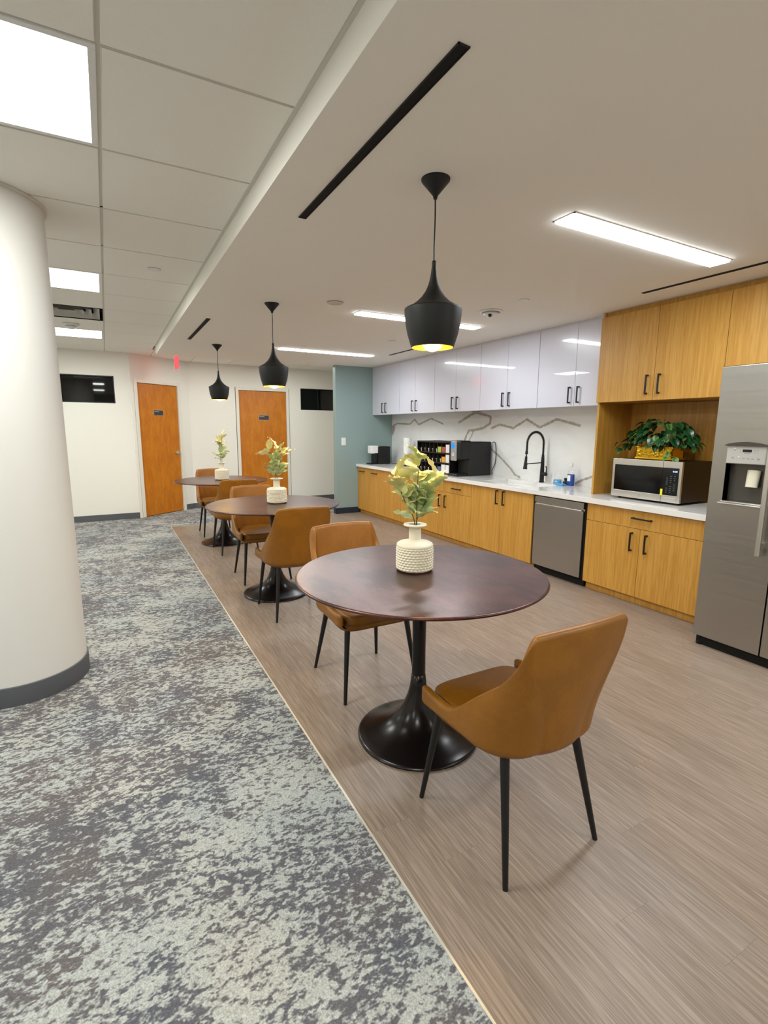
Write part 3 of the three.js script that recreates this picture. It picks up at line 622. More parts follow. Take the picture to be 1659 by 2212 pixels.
const B0 = 0.068, B1 = 0.757, DR = 0.612;
baseCabinet('oak base cabinet with two pull-out fronts beside the teal wall', TEAL_Z, -6.45, t => { front('door', t, M.oak, FX, B0, B1, TEAL_Z + 0.004, -6.93, 'h', 0.692, -7.2); front('door', t, M.oak, FX, B0, B1, -6.93, -6.45, 'h', 0.69, -6.78); });
baseCabinet('oak base cabinet mostly hidden behind the nearest leafy sprig', -6.45, -5.53, t => { front('door', t, M.oak, FX, B0, B1, -6.45, -5.99, 'v', 0.65, -6.04); front('door', t, M.oak, FX, B0, B1, -5.99, -5.53, 'v', 0.65, -5.94); });
baseCabinet('oak base cabinet with two drawers below the black coffee brewer', -5.53, -4.43, t => {
  front('drawer', t, M.oak, FX, DR, B1, -5.53, -4.975, 'h', 0.685, -5.25); front('drawer', t, M.oak, FX, DR, B1, -4.975, -4.43, 'h', 0.675, -4.7);
  front('door', t, M.oak, FX, B0, DR, -5.53, -4.975, 'v', 0.5, -5.035); front('door', t, M.oak, FX, B0, DR, -4.975, -4.43, 'v', 0.5, -4.915);
});
baseCabinet('oak base cabinet with two tall doors below the sink', -4.43, -3.485, t => { front('door', t, M.oak, FX, B0, B1, -4.43, -3.945, 'v', 0.665, -3.995); front('door', t, M.oak, FX, B0, B1, -3.945, -3.485, 'v', 0.665, -3.893); });
baseCabinet('oak base cabinet with one wide drawer below the microwave', -2.862, -1.86, t => {
  front('drawer', t, M.oak, FX, DR, B1, -2.862, -1.86, 'h', 0.695, -2.35); front('door', t, M.oak, FX, B0, DR, -2.862, -2.362, 'v', 0.505, -2.425); front('door', t, M.oak, FX, B0, DR, -2.362, -1.86, 'v', 0.505, -2.302);
});
{ // dishwasher
  const t = thing('dishwasher', 'stainless steel dishwasher between the oak base cabinets', 'dishwasher');
  part('tub', [span(FX + 0.03, WALL_X, 0.09, 0.75, -3.46, -2.885), span(FX + 0.0, FX + 0.03, 0.735, 0.757, -3.46, -2.885)], M.black, t);
  const d = part('door', rspan(FX - 0.012, FX + 0.03, 0.082, 0.672, -3.455, -2.892, 0.004, 2, 1), M.steel, t);
  part('control_panel', rspan(FX - 0.012, FX + 0.03, 0.69, 0.748, -3.455, -2.892, 0.004, 2, 1), M.steel, t);
  part('handle', [rspan(FX - 0.02, FX + 0.01, 0.672, 0.684, -3.44, -2.905, 0.004), span(FX + 0.012, FX + 0.03, 0.672, 0.692, -3.452, -2.895)], M.brightSteel, t, 'pocket handle bar');
  part('kick_plate', span(FX + 0.05, FX + 0.065, 0, 0.08, -3.46, -2.885), M.slotBlack, t);
  part('side_filler', span(FX + 0.01, FX + 0.03, 0.07, 0.757, -2.889, -2.864), M.slotBlack, t); part('side_filler', span(FX + 0.01, FX + 0.03, 0.07, 0.757, -3.483, -3.458), M.slotBlack, t);
}
{ // countertop with sink cut-out
  const t = thing('countertop', 'long white quartz countertop on the oak base cabinets', 'countertop');
  const y0 = 0.76, sx0 = 3.66, sx1 = 4.03, sz0 = -4.36, sz1 = -3.6, X0 = COUNTER_X, X1 = WALL_X, Z0 = TEAL_Z + 0.001, Z1 = -1.845;
  const sh = new THREE.Shape([V2(X0, -Z1), V2(X1, -Z1), V2(X1, -Z0), V2(X0, -Z0)]); const r = 0.03;
  const h = new THREE.Path(); h.moveTo(sx0 + r, -sz1); h.lineTo(sx1 - r, -sz1); h.quadraticCurveTo(sx1, -sz1, sx1, -sz1 + r); h.lineTo(sx1, -sz0 - r); h.quadraticCurveTo(sx1, -sz0, sx1 - r, -sz0); h.lineTo(sx0 + r, -sz0); h.quadraticCurveTo(sx0, -sz0, sx0, -sz0 - r); h.lineTo(sx0, -sz1 + r); h.quadraticCurveTo(sx0, -sz1, sx0 + r, -sz1);
  sh.holes.push(h);
  const g = new THREE.ExtrudeGeometry(sh, { depth: CT - y0 - 0.004, bevelEnabled: true, bevelThickness: 0.002, bevelSize: 0.002, bevelOffset: -0.002, bevelSegments: 2, curveSegments: 6 });
  g.rotateX(-Math.PI / 2); g.translate(0, y0 + 0.002, 0);
  { const p = g.attributes.position, uv = g.attributes.uv; for (let i = 0; i < p.count; i++) uv.setXY(i, (p.getZ(i) - Z0) / (Z1 - Z0), (p.getX(i) - X0 + p.getY(i) - CT) / 0.75); }
  part('slab', g, M.counter, t);
  const s = thing('sink', 'white undermount sink set in the quartz countertop under the black faucet', 'sink');
  const B = y0 - 0.18; part('basin', [span(sx0 - 0.012, sx0, B, y0, sz0, sz1), span(sx1, sx1 + 0.012, B, y0, sz0, sz1), span(sx0 - 0.012, sx1 + 0.012, B, y0, sz0 - 0.012, sz0), span(sx0 - 0.012, sx1 + 0.012, B, y0, sz1, sz1 + 0.012), span(sx0, sx1, B, B + 0.012, sz0, sz1)], M.ceramic, s);
  part('drain', cyl(0.045, 0.045, 0.004, 3.85, B + 0.012, -3.98), M.chrome, s);
}
{ // backsplash slab
  const g = span(WALL_X - 0.018, WALL_X, SPL_Y0, SPL_Y1, SPL_Z0, SPL_Z1); const p = g.attributes.position, uv = g.attributes.uv;
  for (let i = 0; i < p.count; i++) uv.setXY(i, (p.getZ(i) - SPL_Z0) / (SPL_Z1 - SPL_Z0), (p.getY(i) - SPL_Y0) / (SPL_Y1 - SPL_Y0));
  solo('backsplash', g, M.splash, 'white quartz backsplash with brown grey veins behind the counter', 'backsplash');
}
{ // white gloss wall cabinets
  const UX = 3.83, z = [TEAL_Z, -6.52, -5.605, -4.67, -3.775, -2.992], Y0 = 1.585, Y1 = 2.325, mid = [-6.965, -6.085, -5.14, -4.222, -3.315];
  const ord = ['white gloss wall cabinet touching the teal wall', 'white gloss wall cabinet second from the teal wall', 'white gloss wall cabinet third from the teal wall, in the middle of the row', 'white gloss wall cabinet fourth from the teal wall, above the sink', 'white gloss wall cabinet next to the oak tall unit'];
  for (let i = 0; i < 5; i++) {
    const t = thing('wall_cabinet', ord[i], 'cabinet', [0, 0, 0], 0, 'white gloss wall cabinets');
    part('body', [span(UX + 0.0195, WALL_X - (0.0), Y0 + 0.002, LOW, z[i] + 0.001, z[i + 1] - 0.001), span(UX + 0.008, UX + 0.0195, Y1, LOW, z[i] + 0.001, z[i + 1] - 0.001)], M.gloss, t);
    front('door', t, M.gloss, UX, Y0, Y1, z[i] + 0.001, mid[i], 'v', 1.69, mid[i] - 0.05);
    front('door', t, M.gloss, UX, Y0, Y1, mid[i], z[i + 1] - 0.001, 'v', 1.69, mid[i] + 0.05);
  }
}
{ // oak tall unit: niche with doors above, and over-fridge cabinet
  const UX = 3.735, Y0 = 1.6, Y1 = 2.3, za = -2.99, zb = -1.975;
  const t = thing('niche_cabinet', 'oak cabinet with two doors above the open microwave niche', 'cabinet');
  part('side_panel', span(UX + 0.02, WALL_X, CT, LOW - 0.0, za, za + 0.019, 1), M.oak, t);
  part('side_panel', span(UX + 0.02, WALL_X, CT, 1.8, -1.865, -1.846, 1), M.oak, t);
  part('back_panel', span(WALL_X - 0.019, WALL_X, CT, Y0, za + 0.019, -1.865, 1), M.oak, t);
  part('body', span(UX + 0.02, WALL_X, Y0 + 0.004, Y1, za + 0.019, zb - 0.001, 1), M.oak, t);
  part('top_filler', span(UX + 0.035, UX + 0.054, Y1, LOW, za + 0.019, zb, 1), M.oak, t);
  front('door', t, M.oak, UX, Y0, Y1, za - 0.004, -2.48, 'v', 1.722, -2.53); front('door', t, M.oak, UX, Y0, Y1, -2.48, zb, 'v', 1.722, -2.43);
  const u = thing('over_fridge_cabinet', 'oak cabinet above the refrigerator at the right edge', 'cabinet');
  part('body', span(UX + 0.02, WALL_X, 1.803, Y1, zb + 0.001, -0.9, 1), M.oak, u);
  part('top_filler', span(UX + 0.035, UX + 0.054, Y1, LOW - 0.002, zb, -0.9, 1), M.oak, u);
  front('door', u, M.oak, UX, 1.8, Y1, zb, -1.437, 'v', 1.9, -1.49); front('door', u, M.oak, UX, 1.8, Y1, -1.437, -0.9, 'v', 1.9, -1.385);
  const e = solo('refrigerator_side_panel', span(3.6, WALL_X, 0, 1.8, -0.9, -0.881, 1), M.oak, 'oak end panel on the near side of the refrigerator', 'panel');
}
{ // refrigerator
  const X = 3.256, z0 = -1.733, zm = -1.352, z1 = -0.925, t = thing('refrigerator', 'stainless steel side by side refrigerator with ice dispenser', 'refrigerator');
  part('body', rspan(X + 0.075, 4.05, 0.03, 1.73, z0 + 0.006, z1 - 0.006, 0.006, 2), M.darkPlastic, t);
  // dispenser opening in the freezer door
  const dz0 = -1.655, dz1 = -1.438, dy0 = 0.945, dy1 = 1.295, T = X + 0.07;
  const fd = new THREE.Shape([V2(z0 + 0.004, 0.069), V2(zm - 0.007, 0.069), V2(zm - 0.007, 1.741), V2(z0 + 0.004, 1.741)]); fd.holes.push(new THREE.Path([V2(dz0, dy0), V2(dz0, dy1), V2(dz1, dy1), V2(dz1, dy0)]));
  const fg = new THREE.ExtrudeGeometry(fd, { depth: 0.062, bevelEnabled: true, bevelThickness: 0.004, bevelSize: 0.004, bevelSegments: 3 }); fg.rotateY(-Math.PI / 2); fg.translate(X + 0.066, 0, 0);
  part('freezer_door', metreUV(fg), M.steel, t);
  part('fridge_door', rspan(X, T, 0.065, 1.745, zm + 0.003, z1, 0.006, 3, 1), M.steel, t);
  for (const [z, nm] of [[zm - 0.055, 0], [zm + 0.055, 1]]) part('handle', [rspan(X - 0.055, X - 0.035, 0.66, 1.55, z - 0.013, z + 0.013, 0.006, 3), rspan(X - 0.04, X + 0.004, 0.7, 0.74, z - 0.01, z + 0.01, 0.004), rspan(X - 0.04, X + 0.004, 1.47, 1.51, z - 0.01, z + 0.01, 0.004)], M.brightSteel, t);
  part('kick_grille', [span(X + 0.03, X + 0.08, 0.0, 0.06, z0 + 0.01, z1 - 0.01), cyl(0.018, 0.018, 0.02, X + 0.035, 0, z0 + 0.03)], M.slotBlack, t);
  const dp = part('dispenser', [span(X + 0.055, T, dy0, dy1, dz0, dz1), span(X + 0.002, T, dy0, dy1, dz0 - 0.001, dz0 + 0.004), span(X + 0.002, T, dy0, dy1, dz1 - 0.004, dz1 + 0.001), span(X + 0.002, T, dy0 - 0.001, dy0 + 0.005, dz0, dz1)], M.recess ??= std({ color: 0x57544e, roughness: 0.3, metalness: 0.5 }), t);
  // curved visor over the panel
  { const s = new THREE.Shape(); s.moveTo(-0.118, -0.006); s.quadraticCurveTo(-0.1, 0.014, 0, 0.018); s.quadraticCurveTo(0.1, 0.014, 0.118, -0.006); s.lineTo(0.1, -0.006); s.lineTo(-0.1, -0.006); s.lineTo(-0.118, -0.006);
    const g = new THREE.ExtrudeGeometry(s, { depth: 0.022, bevelEnabled: false }).rotateY(-Math.PI / 2); g.translate(X + 0.006, dy1 - 0.006, (dz0 + dz1) / 2); part('visor', g, M.darkPlastic, dp, 'dark curved visor'); }
  const cp = part('control_panel', rspan(X - 0.006, X + 0.055, 1.178, dy1 - 0.008, dz0 + 0.004, dz1 - 0.004, 0.004), M.panelGrey ??= std({ color: 0xb3b0aa, roughness: 0.35, metalness: 0.2 }), dp);
  part('paddle', (() => { const g = new THREE.CylinderGeometry(0.036, 0.033, 0.1, 20, 1, false, Math.PI, Math.PI); g.scale(0.6, 1, 1); g.rotateZ(-0.16); g.translate(X + 0.04, 1.092, -1.515); return g; })(), (() => { const m = std({ color: 0xe0dcc6, roughness: 0.25, side: THREE.DoubleSide }); return m; })(), dp, 'ivory dispenser paddle');
  part('drip_ledge', [rspan(X - 0.022, X + 0.03, dy0 - 0.012, dy0 - 0.002, dz0 - 0.012, dz1 + 0.012, 0.004, 3), rspan(X - 0.012, X + 0.03, dy0, dy0 + 0.008, dz0 - 0.002, dz1 + 0.002, 0.003, 3)], M.brightSteel, dp, 'chrome drip ledge');
  const face = part('panel_print', new THREE.PlaneGeometry(0.2, 0.1).rotateY(-Math.PI / 2), std({ roughness: 0.35, map: canvasTex(256, 128, (g, W, H) => {
    g.fillStyle = '#b3b0aa'; g.fillRect(0, 0, W, H); g.fillStyle = '#0b090c'; g.fillRect(104, 24, 62, 20);
    g.fillStyle = '#8a8781'; for (const [x, y, w, h] of [[44, 26, 12, 8], [86, 22, 5, 5], [86, 44, 5, 5], [182, 24, 8, 8], [182, 44, 8, 6], [202, 26, 6, 8], [202, 44, 6, 6], [116, 52, 40, 4], [34, 84, 14, 10], [104, 90, 22, 5], [138, 90, 16, 6], [168, 90, 14, 6], [206, 88, 18, 10]]) g.fillRect(x, y, w, h);
    g.fillStyle = '#ffffff'; for (const [x, y] of [[48, 18], [82, 78]]) { g.beginPath(); g.arc(x, y, 4, 0, 7); g.fill(); }
  }) }), dp); face.position.set(X - 0.0068, 1.232, (dz0 + dz1) / 2);
}
{ // microwave
  const X = 3.745, z0 = -2.785, z1 = -2.195, y0 = 0.822, y1 = 1.137, t = thing('microwave', 'stainless and black microwave oven on the counter in the oak niche', 'microwave');
  part('body', rspan(X + 0.02, 4.15, y0, y1 - 0.003, z0 + 0.003, z1 - 0.003, 0.004), M.black, t);
  for (const [a, b] of [[X + 0.05, z0 + 0.05], [X + 0.05, z1 - 0.05], [4.1, z0 + 0.05], [4.1, z1 - 0.05]]) part('foot', cyl(0.014, 0.014, y0 - CT, a, CT, b), M.black, t);
  const zs = -2.345; // split between door and control side
  const door = part('door', [rspan(X, X + 0.02, y0, y0 + 0.055, z0, zs, 0.002), rspan(X, X + 0.02, y1 - 0.05, y1, z0, zs, 0.002), rspan(X, X + 0.02, y0 + 0.05, y1 - 0.045, z0, z0 + 0.022, 0.002)], M.brightSteel, t);
  part('window', rspan(X + 0.0015, X + 0.02, y0 + 0.055, y1 - 0.05, z0 + 0.022, zs, 0.001), M.blackGloss, door, 'black glass window');
  part('badge', rod([X - 0.0015, y0 + 0.028, -2.525], [X + 0.002, y0 + 0.028, -2.525], 0.013, 0.013, 24), M.greyPlastic, door, 'round maker badge');
  const cp = part('control_side', [rspan(X, X + 0.02, y0, y0 + 0.055, zs + 0.002, z1, 0.002), rspan(X, X + 0.02, y1 - 0.05, y1, zs + 0.002, z1, 0.002), rspan(X, X + 0.02, y0 + 0.05, y1 - 0.045, z1 - 0.022, z1, 0.002)], M.brightSteel, t);
  part('keypad', rspan(X + 0.0015, X + 0.02, y0 + 0.055, y1 - 0.05, zs, z1 - 0.022, 0.001), M.blackGloss, cp);
  const kp = part('keypad_print', new THREE.PlaneGeometry(0.118, 0.2).rotateY(-Math.PI / 2), std({ roughness: 0.1, map: canvasTex(128, 220, (g, W, H) => {
    g.fillStyle = '#0a0b0c'; g.fillRect(0, 0, W, H); g.fillStyle = '#54585a'; for (let r = 0; r < 9; r++) for (let c = 0; c < 3; c++) if ((r + c) % 5) g.fillRect(30 + c * 32, 60 + r * 17, 14, 7);
  }) }), cp); kp.position.set(X + 0.0012, y0 + 0.16, (zs + z1 - 0.022) / 2);
  const ds = part('clock_display', new THREE.PlaneGeometry(0.045, 0.018).rotateY(-Math.PI / 2), std({ color: 0x000000, roughness: 0.2, emissive: 0xffffff, emissiveIntensity: 1.2, emissiveMap: canvasTex(96, 40, (g, W, H) => { g.fillStyle = '#05070c'; g.fillRect(0, 0, W, H); g.fillStyle = '#b8ccff'; g.font = 'bold 40px sans-serif'; g.fillText('0:00', 4, 35); }) }), cp); ds.position.set(X + 0.0008, y1 - 0.075, -2.245);
  part('open_button', rspan(X - 0.003, X + 0.006, y0 + 0.013, y0 + 0.04, zs + 0.024, z1 - 0.024, 0.003), M.brightSteel, cp);
  part('sticker', rspan(X - 0.0005, X + 0.002, y0 + 0.05, y0 + 0.1, zs - 0.006, zs + 0.012, 0.0005, 1), M.yellow, door, 'yellow sticker tab');
}
{ // gold planter with trailing plant on the microwave
  const px = 3.9, pz = -2.487, y = 1.138;
  const t = thing('planter', 'embossed gold rectangular planter on top of the microwave', 'planter', [px, y, pz]);
  const w = 0.075, l = 0.155, h = 0.105;
  part('trough', [rspan(-w, w, 0.012, h - 0.012, -l, -l + 0.012, 0.004), rspan(-w, w, 0.012, h - 0.012, l - 0.012, l, 0.004), rspan(-w, -w + 0.012, 0.012, h - 0.012, -l, l, 0.004), rspan(w - 0.012, w, 0.012, h - 0.012, -l, l, 0.004), rspan(-w, w, 0.008, 0.02, -l, l, 0.004)], M.planter, t);
  part('rim', [rspan(-w - 0.006, -w + 0.012, h - 0.016, h, -l - 0.006, l + 0.006, 0.005), rspan(w - 0.012, w + 0.006, h - 0.016, h, -l - 0.006, l + 0.006, 0.005), rspan(-w, w, h - 0.016, h, -l - 0.006, -l + 0.012, 0.005), rspan(-w, w, h - 0.016, h, l - 0.012, l + 0.006, 0.005)], M.planter, t);
  part('foot_rim', rspan(-w - 0.005, w + 0.005, 0, 0.014, -l - 0.005, l + 0.005, 0.004), M.planter, t);
  const em = []; seed = 91; for (let i = 0; i < 46; i++) { const zz = rr(-l + 0.02, l - 0.02), yy = rr(0.026, h - 0.03), s = rr(0.006, 0.012); const g = new THREE.SphereGeometry(s, 8, 6); g.scale(0.35, rr(0.6, 1.3), rr(0.8, 1.6)); g.translate(-w, yy, zz); em.push(g); }
  part('embossing', em, M.planter, t);
  part('potting_moss', rspan(-w + 0.012, w - 0.012, 0.05, h - 0.014, -l + 0.012, l - 0.012, 0.004), std({ color: 0x2a2a18, roughness: 1 }), t);
  const p = thing('trailing_plant', 'dark green heart-leaved trailing plant in the gold planter', 'plant', [px, y + h - 0.014, pz]);
  const dk = lin(22, 62, 34), md = lin(36, 88, 44), lt = lin(120, 160, 70);
  const hk = [leafGeo(0.085, 0.032, 0, 0.3, 0.7, dk, md, md), leafGeo(0.075, 0.028, 0, 0.4, 1.0, md, dk, dk), leafGeo(0.07, 0.026, 0, 0.25, 0.5, dk, md, lt), leafGeo(0.06, 0.024, 0, 0.3, 0.8, md, lt, lt)];
  seed = 137;
  const put = (x, yy, z, az, pitch, sc, k) => { const a = az * D, e = pitch * D, dir = V3(Math.cos(a) * Math.cos(e), Math.sin(e), -Math.sin(a) * Math.cos(e)); const up = V3(0, 1, 0).addScaledVector(dir, -dir.y).normalize(), sd = new THREE.Vector3().crossVectors(dir, up);
    const m = part('leaf', hk[k], M.pothos, p); m.quaternion.setFromRotationMatrix(new THREE.Matrix4().makeBasis(sd, dir, up)); m.rotateY(rr(-30, 30) * D); m.position.set(x, yy, z); m.scale.setScalar(sc); };
  for (let i = 0; i < 175; i++) { // mound
    const th = rr(0, Math.PI * 2), ph = Math.acos(rr(0.0, 1)), r = rr(0.75, 1);
    const x = Math.sin(ph) * Math.cos(th) * 0.125 * r, z = Math.sin(ph) * Math.sin(th) * 0.29 * r, yy = 0.02 + Math.cos(ph) * 0.225 * r;
    const az = Math.atan2(-z, x) / D; put(x, yy, z, az + rr(-40, 40), rr(-55, 5), rr(0.8, 1.15), (rnd() * 3.3) | 0);
  }
  for (const [x, yy, z, az] of [[-0.06, 0.02, -0.3, 110], [-0.08, 0.04, -0.32, 150], [-0.06, -0.01, -0.31, 200], [-0.07, 0.03, 0.3, 230], [-0.06, 0.07, 0.3, 260], [-0.03, 0.05, 0.32, 290], [-0.09, -0.025, 0.13, 200], [-0.1, -0.065, 0.19, 235], [-0.1, -0.06, 0.14, 170]]) put(x, yy, z, az, rr(-45, -15), 1.0, z > 0.12 && yy < 0 ? 3 : 2);
  const vines = []; for (let i = 0; i < 14; i++) { const a = i / 14 * Math.PI * 2, X = Math.cos(a), Z = Math.sin(a); vines.push(tube([[X * 0.03, -0.01, Z * 0.1], [X * 0.07, 0.12, Z * 0.16], [X * 0.105, 0.08, Z * 0.25], [X * 0.12, 0.0, Z * 0.3]], 0.002, 12, 5)); }
  vines.push(tube([[-0.05, 0.0, 0.08], [-0.095, 0.01, 0.11], [-0.1, -0.05, 0.14], [-0.1, -0.06, 0.19]], 0.002, 12, 5));
  part('vine', vines, M.stem, p);
}
{ // faucet
  const t = thing('faucet', 'black spring pull-down kitchen faucet behind the sink', 'faucet', [4.13, CT, -3.94]);
  part('body', lathe([[0, 0], [0.028, 0], [0.028, 0.006], [0.024, 0.012], [0.022, 0.12], [0.0165, 0.26], [0.0125, 0.3], [0.0, 0.3]], 28), M.matteBlack, t);
  const R = 0.12, arc = []; for (let i = 0; i <= 24; i++) { const a = Math.PI * i / 24; arc.push([-R + R * Math.cos(a), 0.415 + Math.sin(a) * 0.125, 0]); }
  const path = [[0, 0.29, 0], [0, 0.35, 0], ...arc, [-0.24, 0.37, 0], [-0.243, 0.335, 0]];
  part('hose', tube(path, 0.0085, 64, 10), M.matteBlack, t);
  const c = new THREE.CatmullRomCurve3(path.map(p => V3(...p))), turns = 46, hp = []; const fr = c.computeFrenetFrames(turns * 10);
  for (let i = 0; i <= turns * 10; i++) { const u = i / (turns * 10), q = c.getPointAt(u), a = u * turns * Math.PI * 2; const T = c.getTangentAt(u), B = V3(0, 0, 1), N = new THREE.Vector3().crossVectors(B, T).normalize(); hp.push(q.addScaledVector(N, Math.cos(a) * 0.0125).addScaledVector(B, Math.sin(a) * 0.0125)); }
  part('spring', new THREE.TubeGeometry(new THREE.CatmullRomCurve3(hp), turns * 10, 0.0022, 5), M.matteBlack, t);
  part('spray_head', [rod([-0.243, 0.345, 0], [-0.243, 0.31, 0], 0.012, 0.016, 18), rod([-0.243, 0.325, 0], [-0.245, 0.27, 0], 0.007, 0.007), rod([-0.245, 0.285, 0], [-0.248, 0.235, 0], 0.0125, 0.0145, 20), rod([-0.248, 0.235, 0], [-0.254, 0.15, 0], 0.0145, 0.0225, 20)], M.matteBlack, t);
  part('support_arm', [rod([0, 0.212, 0], [-0.235, 0.205, 0], 0.0055), rod([-0.247, 0.198, 0], [-0.247, 0.212, 0], 0.021, 0.021, 20)], M.matteBlack, t);
  part('lever', [rod([0, 0.09, 0], [0.0, 0.09, 0.06], 0.02, 0.02, 20), tube([[0, 0.095, 0.052], [0, 0.13, 0.062], [0, 0.16, 0.058], [0, 0.175, 0.048]], 0.006, 16, 8)], M.matteBlack, t);
}
{ // soap things right of the faucet
  const b = thing('soap_bottle', 'clear dish soap bottle half full of blue liquid beside the oak niche panel', 'soap bottle', [4.115, CT, -3.535]);
  const prof = [[0, 0], [0.036, 0], [0.04, 0.006], [0.04, 0.1], [0.036, 0.13], [0.026, 0.165], [0.015, 0.19], [0.013, 0.2]];
  const sq = g => { g.scale(0.75, 1, 1.1); return g; };
  part('bottle', sq(lathe(prof, 32)), M.clear, b); part('soap_liquid', sq(lathe([[0, 0.004], [0.036, 0.004], [0.0375, 0.01], [0.0375, 0.118], [0, 0.118]], 32)), M.blueSoap, b, 'blue soap liquid');
  part('cap', lathe([[0, 0.235], [0.008, 0.235], [0.011, 0.225], [0.016, 0.205], [0.016, 0.196], [0, 0.196]], 24), M.white, b);
  part('label', new THREE.CylinderGeometry(0.0412, 0.0412, 0.06, 24, 1, true, -Math.PI / 2 - 0.5, 0.9).scale(0.75, 1, 1.1).translate(0, 0.08, 0), (() => { const m = M.paperWhite.clone(); m.side = THREE.DoubleSide; return m; })(), b, 'white label');
  const c = thing('soap_dispenser', 'clear tapered bottle with a little pale blue liquid right of the faucet', 'soap bottle', [4.115, CT, -3.705]);
  part('bottle', lathe([[0, 0], [0.042, 0], [0.045, 0.006], [0.04, 0.06], [0.026, 0.13], [0.023, 0.15], [0.026, 0.153]], 32), M.clear, c);
  part('liquid', lathe([[0, 0.003], [0.041, 0.003], [0.0425, 0.01], [0.0395, 0.05], [0, 0.05]], 32), M.paleBlue, c);
  solo('sponge', rspan(-0.03, 0.03, 0, 0.02, -0.045, 0.045, 0.006), M.sponge, 'light blue sponge lying between the two soap bottles', 'sponge', [4.05, CT, -3.6]);
  const s = thing('scrub_brush', 'small black scrub brush between the two soap bottles', 'brush', [4.135, CT, -3.615]);
  part('bristles', cyl(0.026, 0.024, 0.02), M.black, s); part('handle', lathe([[0, 0.02], [0.028, 0.02], [0.03, 0.032], [0.014, 0.044], [0.012, 0.052], [0.02, 0.06], [0.016, 0.072], [0, 0.074]], 24), M.black, s);
}
{ // black coffee brewer
  const X0 = 3.66, z0 = -5.05, z1 = -4.815, t = thing('coffee_brewer', 'large black single cup coffee brewer with blue screen on the counter', 'coffee machine', [0, CT, 0]);
  part('body', [rspan(X0 + 0.16, 4.16, 0.0, 0.415, z0, z1, 0.015, 3), rspan(X0 + 0.02, X0 + 0.2, 0.2, 0.43, z0 + 0.005, z1 - 0.005, 0.025, 4)], M.black, t);
  part('drip_tray', [rspan(X0 - 0.01, X0 + 0.2, 0, 0.03, z0 + 0.02, z1 - 0.02, 0.012, 3), span(X0 + 0.01, X0 + 0.14, 0.03, 0.034, z0 + 0.05, z1 - 0.05)], M.black, t);
  const f = part('control_panel', rspan(X0 + 0.0, X0 + 0.03, 0.185, 0.43, z0 + 0.065, z1 - 0.065, 0.014, 4), M.greyPlastic, t, 'silver control panel');
  part('screen', rod([X0 - 0.0015, 0.365, (z0 + z1) / 2], [X0 + 0.004, 0.365, (z0 + z1) / 2], 0.036, 0.036, 32), M.screenBlue, f, 'round blue screen');
  part('logo_badge', [rspan(X0 - 0.002, X0 + 0.004, 0.245, 0.252, -4.948, -4.918, 0.001), rspan(X0 - 0.002, X0 + 0.004, 0.245, 0.285, -4.952, -4.943, 0.001), rspan(X0 - 0.002, X0 + 0.004, 0.245, 0.285, -4.923, -4.914, 0.001)], M.white, f, 'white cup mark');
  part('water_tank', [rspan(4.162, 4.185, 0.05, 0.39, z0 + 0.03, z1 - 0.03, 0.004)], M.clear, t);
  solo('power_cord', tube([[4.17, 1.2, -4.83], [4.185, 1.215, -4.79], [4.19, 1.1, -4.765], [4.185, 0.95, -4.77], [4.17, 0.87, -4.8], [4.18, CT + 0.006, -4.808]], 0.0045, 40, 8), M.black, 'black power cord curving behind the large coffee brewer', 'cord');
}
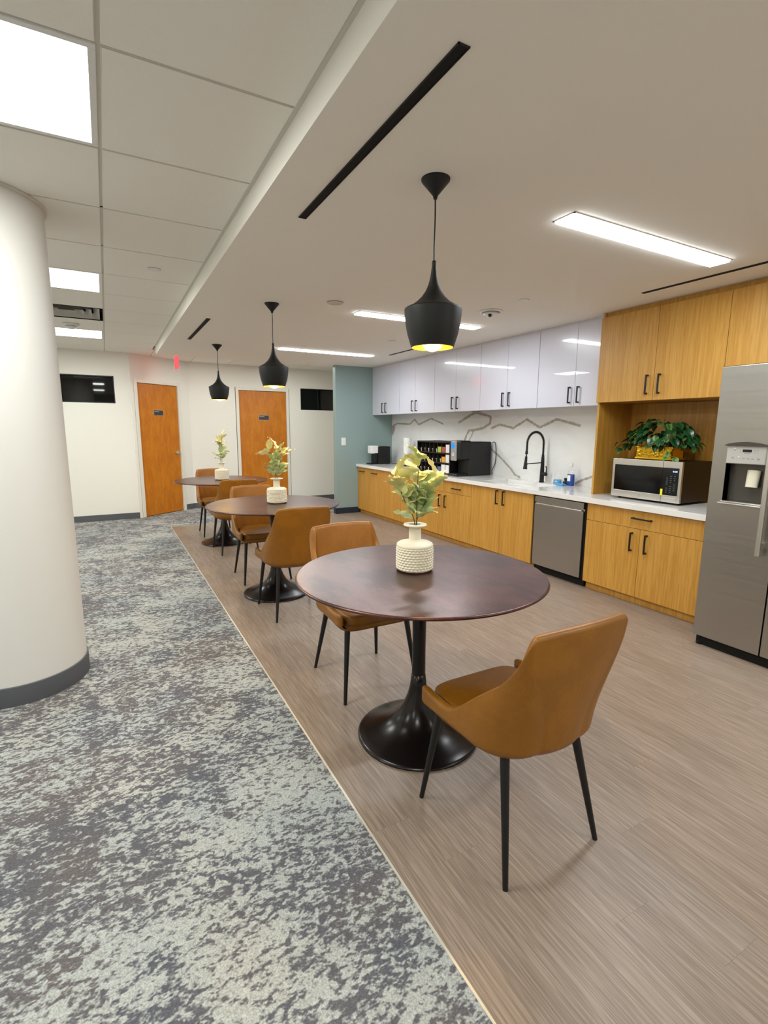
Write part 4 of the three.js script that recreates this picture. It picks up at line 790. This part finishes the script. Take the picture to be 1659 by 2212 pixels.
{ // tea and pod organizer
  const X = 3.72, z0 = -5.83, z1 = -5.07, y0 = CT, H = 0.41, cols = 8, rows = 3, t = thing('pod_organizer', 'black countertop organizer with three rows of clear compartments', 'organizer', [0, 0, 0]);
  part('case', [span(X + 0.17, X + 0.36, y0, y0 + H, z0, z1), span(X, X + 0.17, y0, y0 + 0.015, z0, z1), rspan(X - 0.004, X + 0.36, y0 + H - 0.02, y0 + H, z0, z1, 0.004), span(X, X + 0.36, y0, y0 + H, z0, z0 + 0.012), span(X, X + 0.36, y0, y0 + H, z1 - 0.02, z1)], M.black, t);
  const rh = (H - 0.035) / rows, cw = (z1 - z0 - 0.032) / cols, sh = [], dv = [];
  for (let r = 1; r < rows; r++) sh.push(span(X, X + 0.17, y0 + 0.015 + r * rh - 0.01, y0 + 0.015 + r * rh + 0.004, z0 + 0.012, z1 - 0.02));
  for (const g of sh) part('shelf', g, M.black, t);
  for (let c = 1; c < cols; c++) part('divider', span(X + 0.006, X + 0.17, y0 + 0.015, y0 + H - 0.02, z0 + 0.012 + c * cw - 0.0015, z0 + 0.012 + c * cw + 0.0015), M.divider ??= std({ color: 0x2a2523, roughness: 0.25 }), t);
  const pk = (c) => std({ color: c, roughness: 0.6 }); const cWhite = pk(0xe6e2df), cBrown = pk(0x6e5a4c), cCream = pk(0xcfc4b4), cGreen = pk(0xa3c23a), cRed = pk(0xb04a4a), cOrange = pk(0xe0a030), cBlue = pk(0x4a6690);
  seed = 301;
  const cell = (r, c) => { const yb = y0 + 0.0155 + r * rh + (r ? 0.0045 : 0), zc = z0 + 0.012 + (c + 0.5) * cw; return [yb, zc]; };
  for (let r = 0; r < rows; r++) for (let c = 0; c < cols; c++) {
    const [yb, zc] = cell(r, c); const hMax = rh - 0.022;
    if (c === cols - 1 || (r === 0 && c === cols - 2)) { solo('sachet_stack', rspan(-0.004, 0.06, 0, hMax, -cw / 2 + 0.004, cw / 2 - 0.004, 0.002), cWhite, [c === cols - 1 ? 'white sachet box at the brewer end of the bottom row of the organizer' : 'white sachet box second from the brewer in the bottom row of the organizer', 'white sachet box in the middle row of the organizer beside the coffee brewer', 'white sachet box in the top row of the organizer beside the coffee brewer'][r], 'sachets', [X + 0.012, yb, zc], 0, 'white sachet boxes in the organizer'); continue; }
    const special = { '2,6': [cRed, 'red fruit tea packet in the top row of the organizer'], '2,5': [cGreen, 'green tea packet in the top row of the organizer'], '1,6': [cOrange, 'orange tea packet in the middle row of the organizer'], '0,5': [cBlue, 'blue packet in the bottom row of the organizer'] }[r + ',' + c];
    if (special) { const s = solo('tea_packet', rspan(0, 0.05, 0, hMax * 0.7, -cw / 2 + 0.006, cw / 2 - 0.006, 0.002), special[0], special[1], 'packet', [X + 0.01, yb, zc]); continue; }
    const s = thing('coffee_pod', `${(r + c) % 2 ? 'brown' : 'cream'} coffee pod in the ${['bottom', 'middle', 'top'][r]} row of the organizer, ${['first', 'second', 'third', 'fourth', 'fifth', 'sixth'][c]} from its left end`, 'coffee pod', [X + 0.045, yb, zc], 0, 'coffee pods in the organizer');
    part('cup', cyl(0.016, 0.02, 0.04), (r + c) % 2 ? cBrown : cCream, s); part('lid', cyl(0.022, 0.022, 0.004, 0, 0.04, 0), cWhite, s);
  }
}
{ // small coffee maker by the teal wall
  const t = thing('capsule_machine', 'small black coffee machine with white square head by the teal wall', 'coffee machine', [3.9, CT, -7.19]);
  part('body', rspan(-0.1, 0.12, 0.005, 0.285, -0.085, 0.085, 0.01, 3), M.black, t);
  part('brew_head', rspan(-0.225, -0.075, 0.17, 0.295, -0.065, 0.065, 0.018, 4), M.white, t, 'white square head');
  part('base_tray', rspan(-0.24, 0.12, 0, 0.018, -0.075, 0.075, 0.006, 3), M.black, t);
  part('front_column', rspan(-0.16, -0.09, 0.015, 0.19, -0.06, 0.06, 0.01, 3), M.black, t);
  solo('power_cord', tube([[4.03, CT + 0.006, -7.1], [4.09, CT + 0.005, -7.02], [4.03, CT + 0.005, -6.93], [4.1, CT + 0.006, -6.86], [4.16, CT + 0.03, -6.82], [4.19, CT + 0.1, -6.8]], 0.004, 48, 8), M.black, 'black power cord lying beside the small coffee machine', 'cord');
  const p = thing('paper_towel_roll', 'white paper towel roll standing behind the nearest leafy sprig', 'paper towel', [4.05, CT, -6.63]);
  part('roll', lathe([[0.02, 0.02], [0.06, 0.02], [0.06, 0.43], [0.02, 0.43], [0.02, 0.02]], 36), M.paperWhite, p); part('stand', [cyl(0.07, 0.07, 0.02), cyl(0.008, 0.008, 0.425)], M.black, p);
}
{ // wall switch
  const t = thing('light_switch', 'white wall switch plate on the teal wall', 'switch', [3.31, 1.165, TEAL_Z]);
  part('plate', rspan(-0.038, 0.038, -0.06, 0.06, 0, 0.007, 0.003), M.white, t); part('rocker', rspan(-0.017, 0.017, -0.034, 0.034, 0.006, 0.011, 0.002), M.white, t);
}

shadow(scene);
renderer.render(scene, camera);
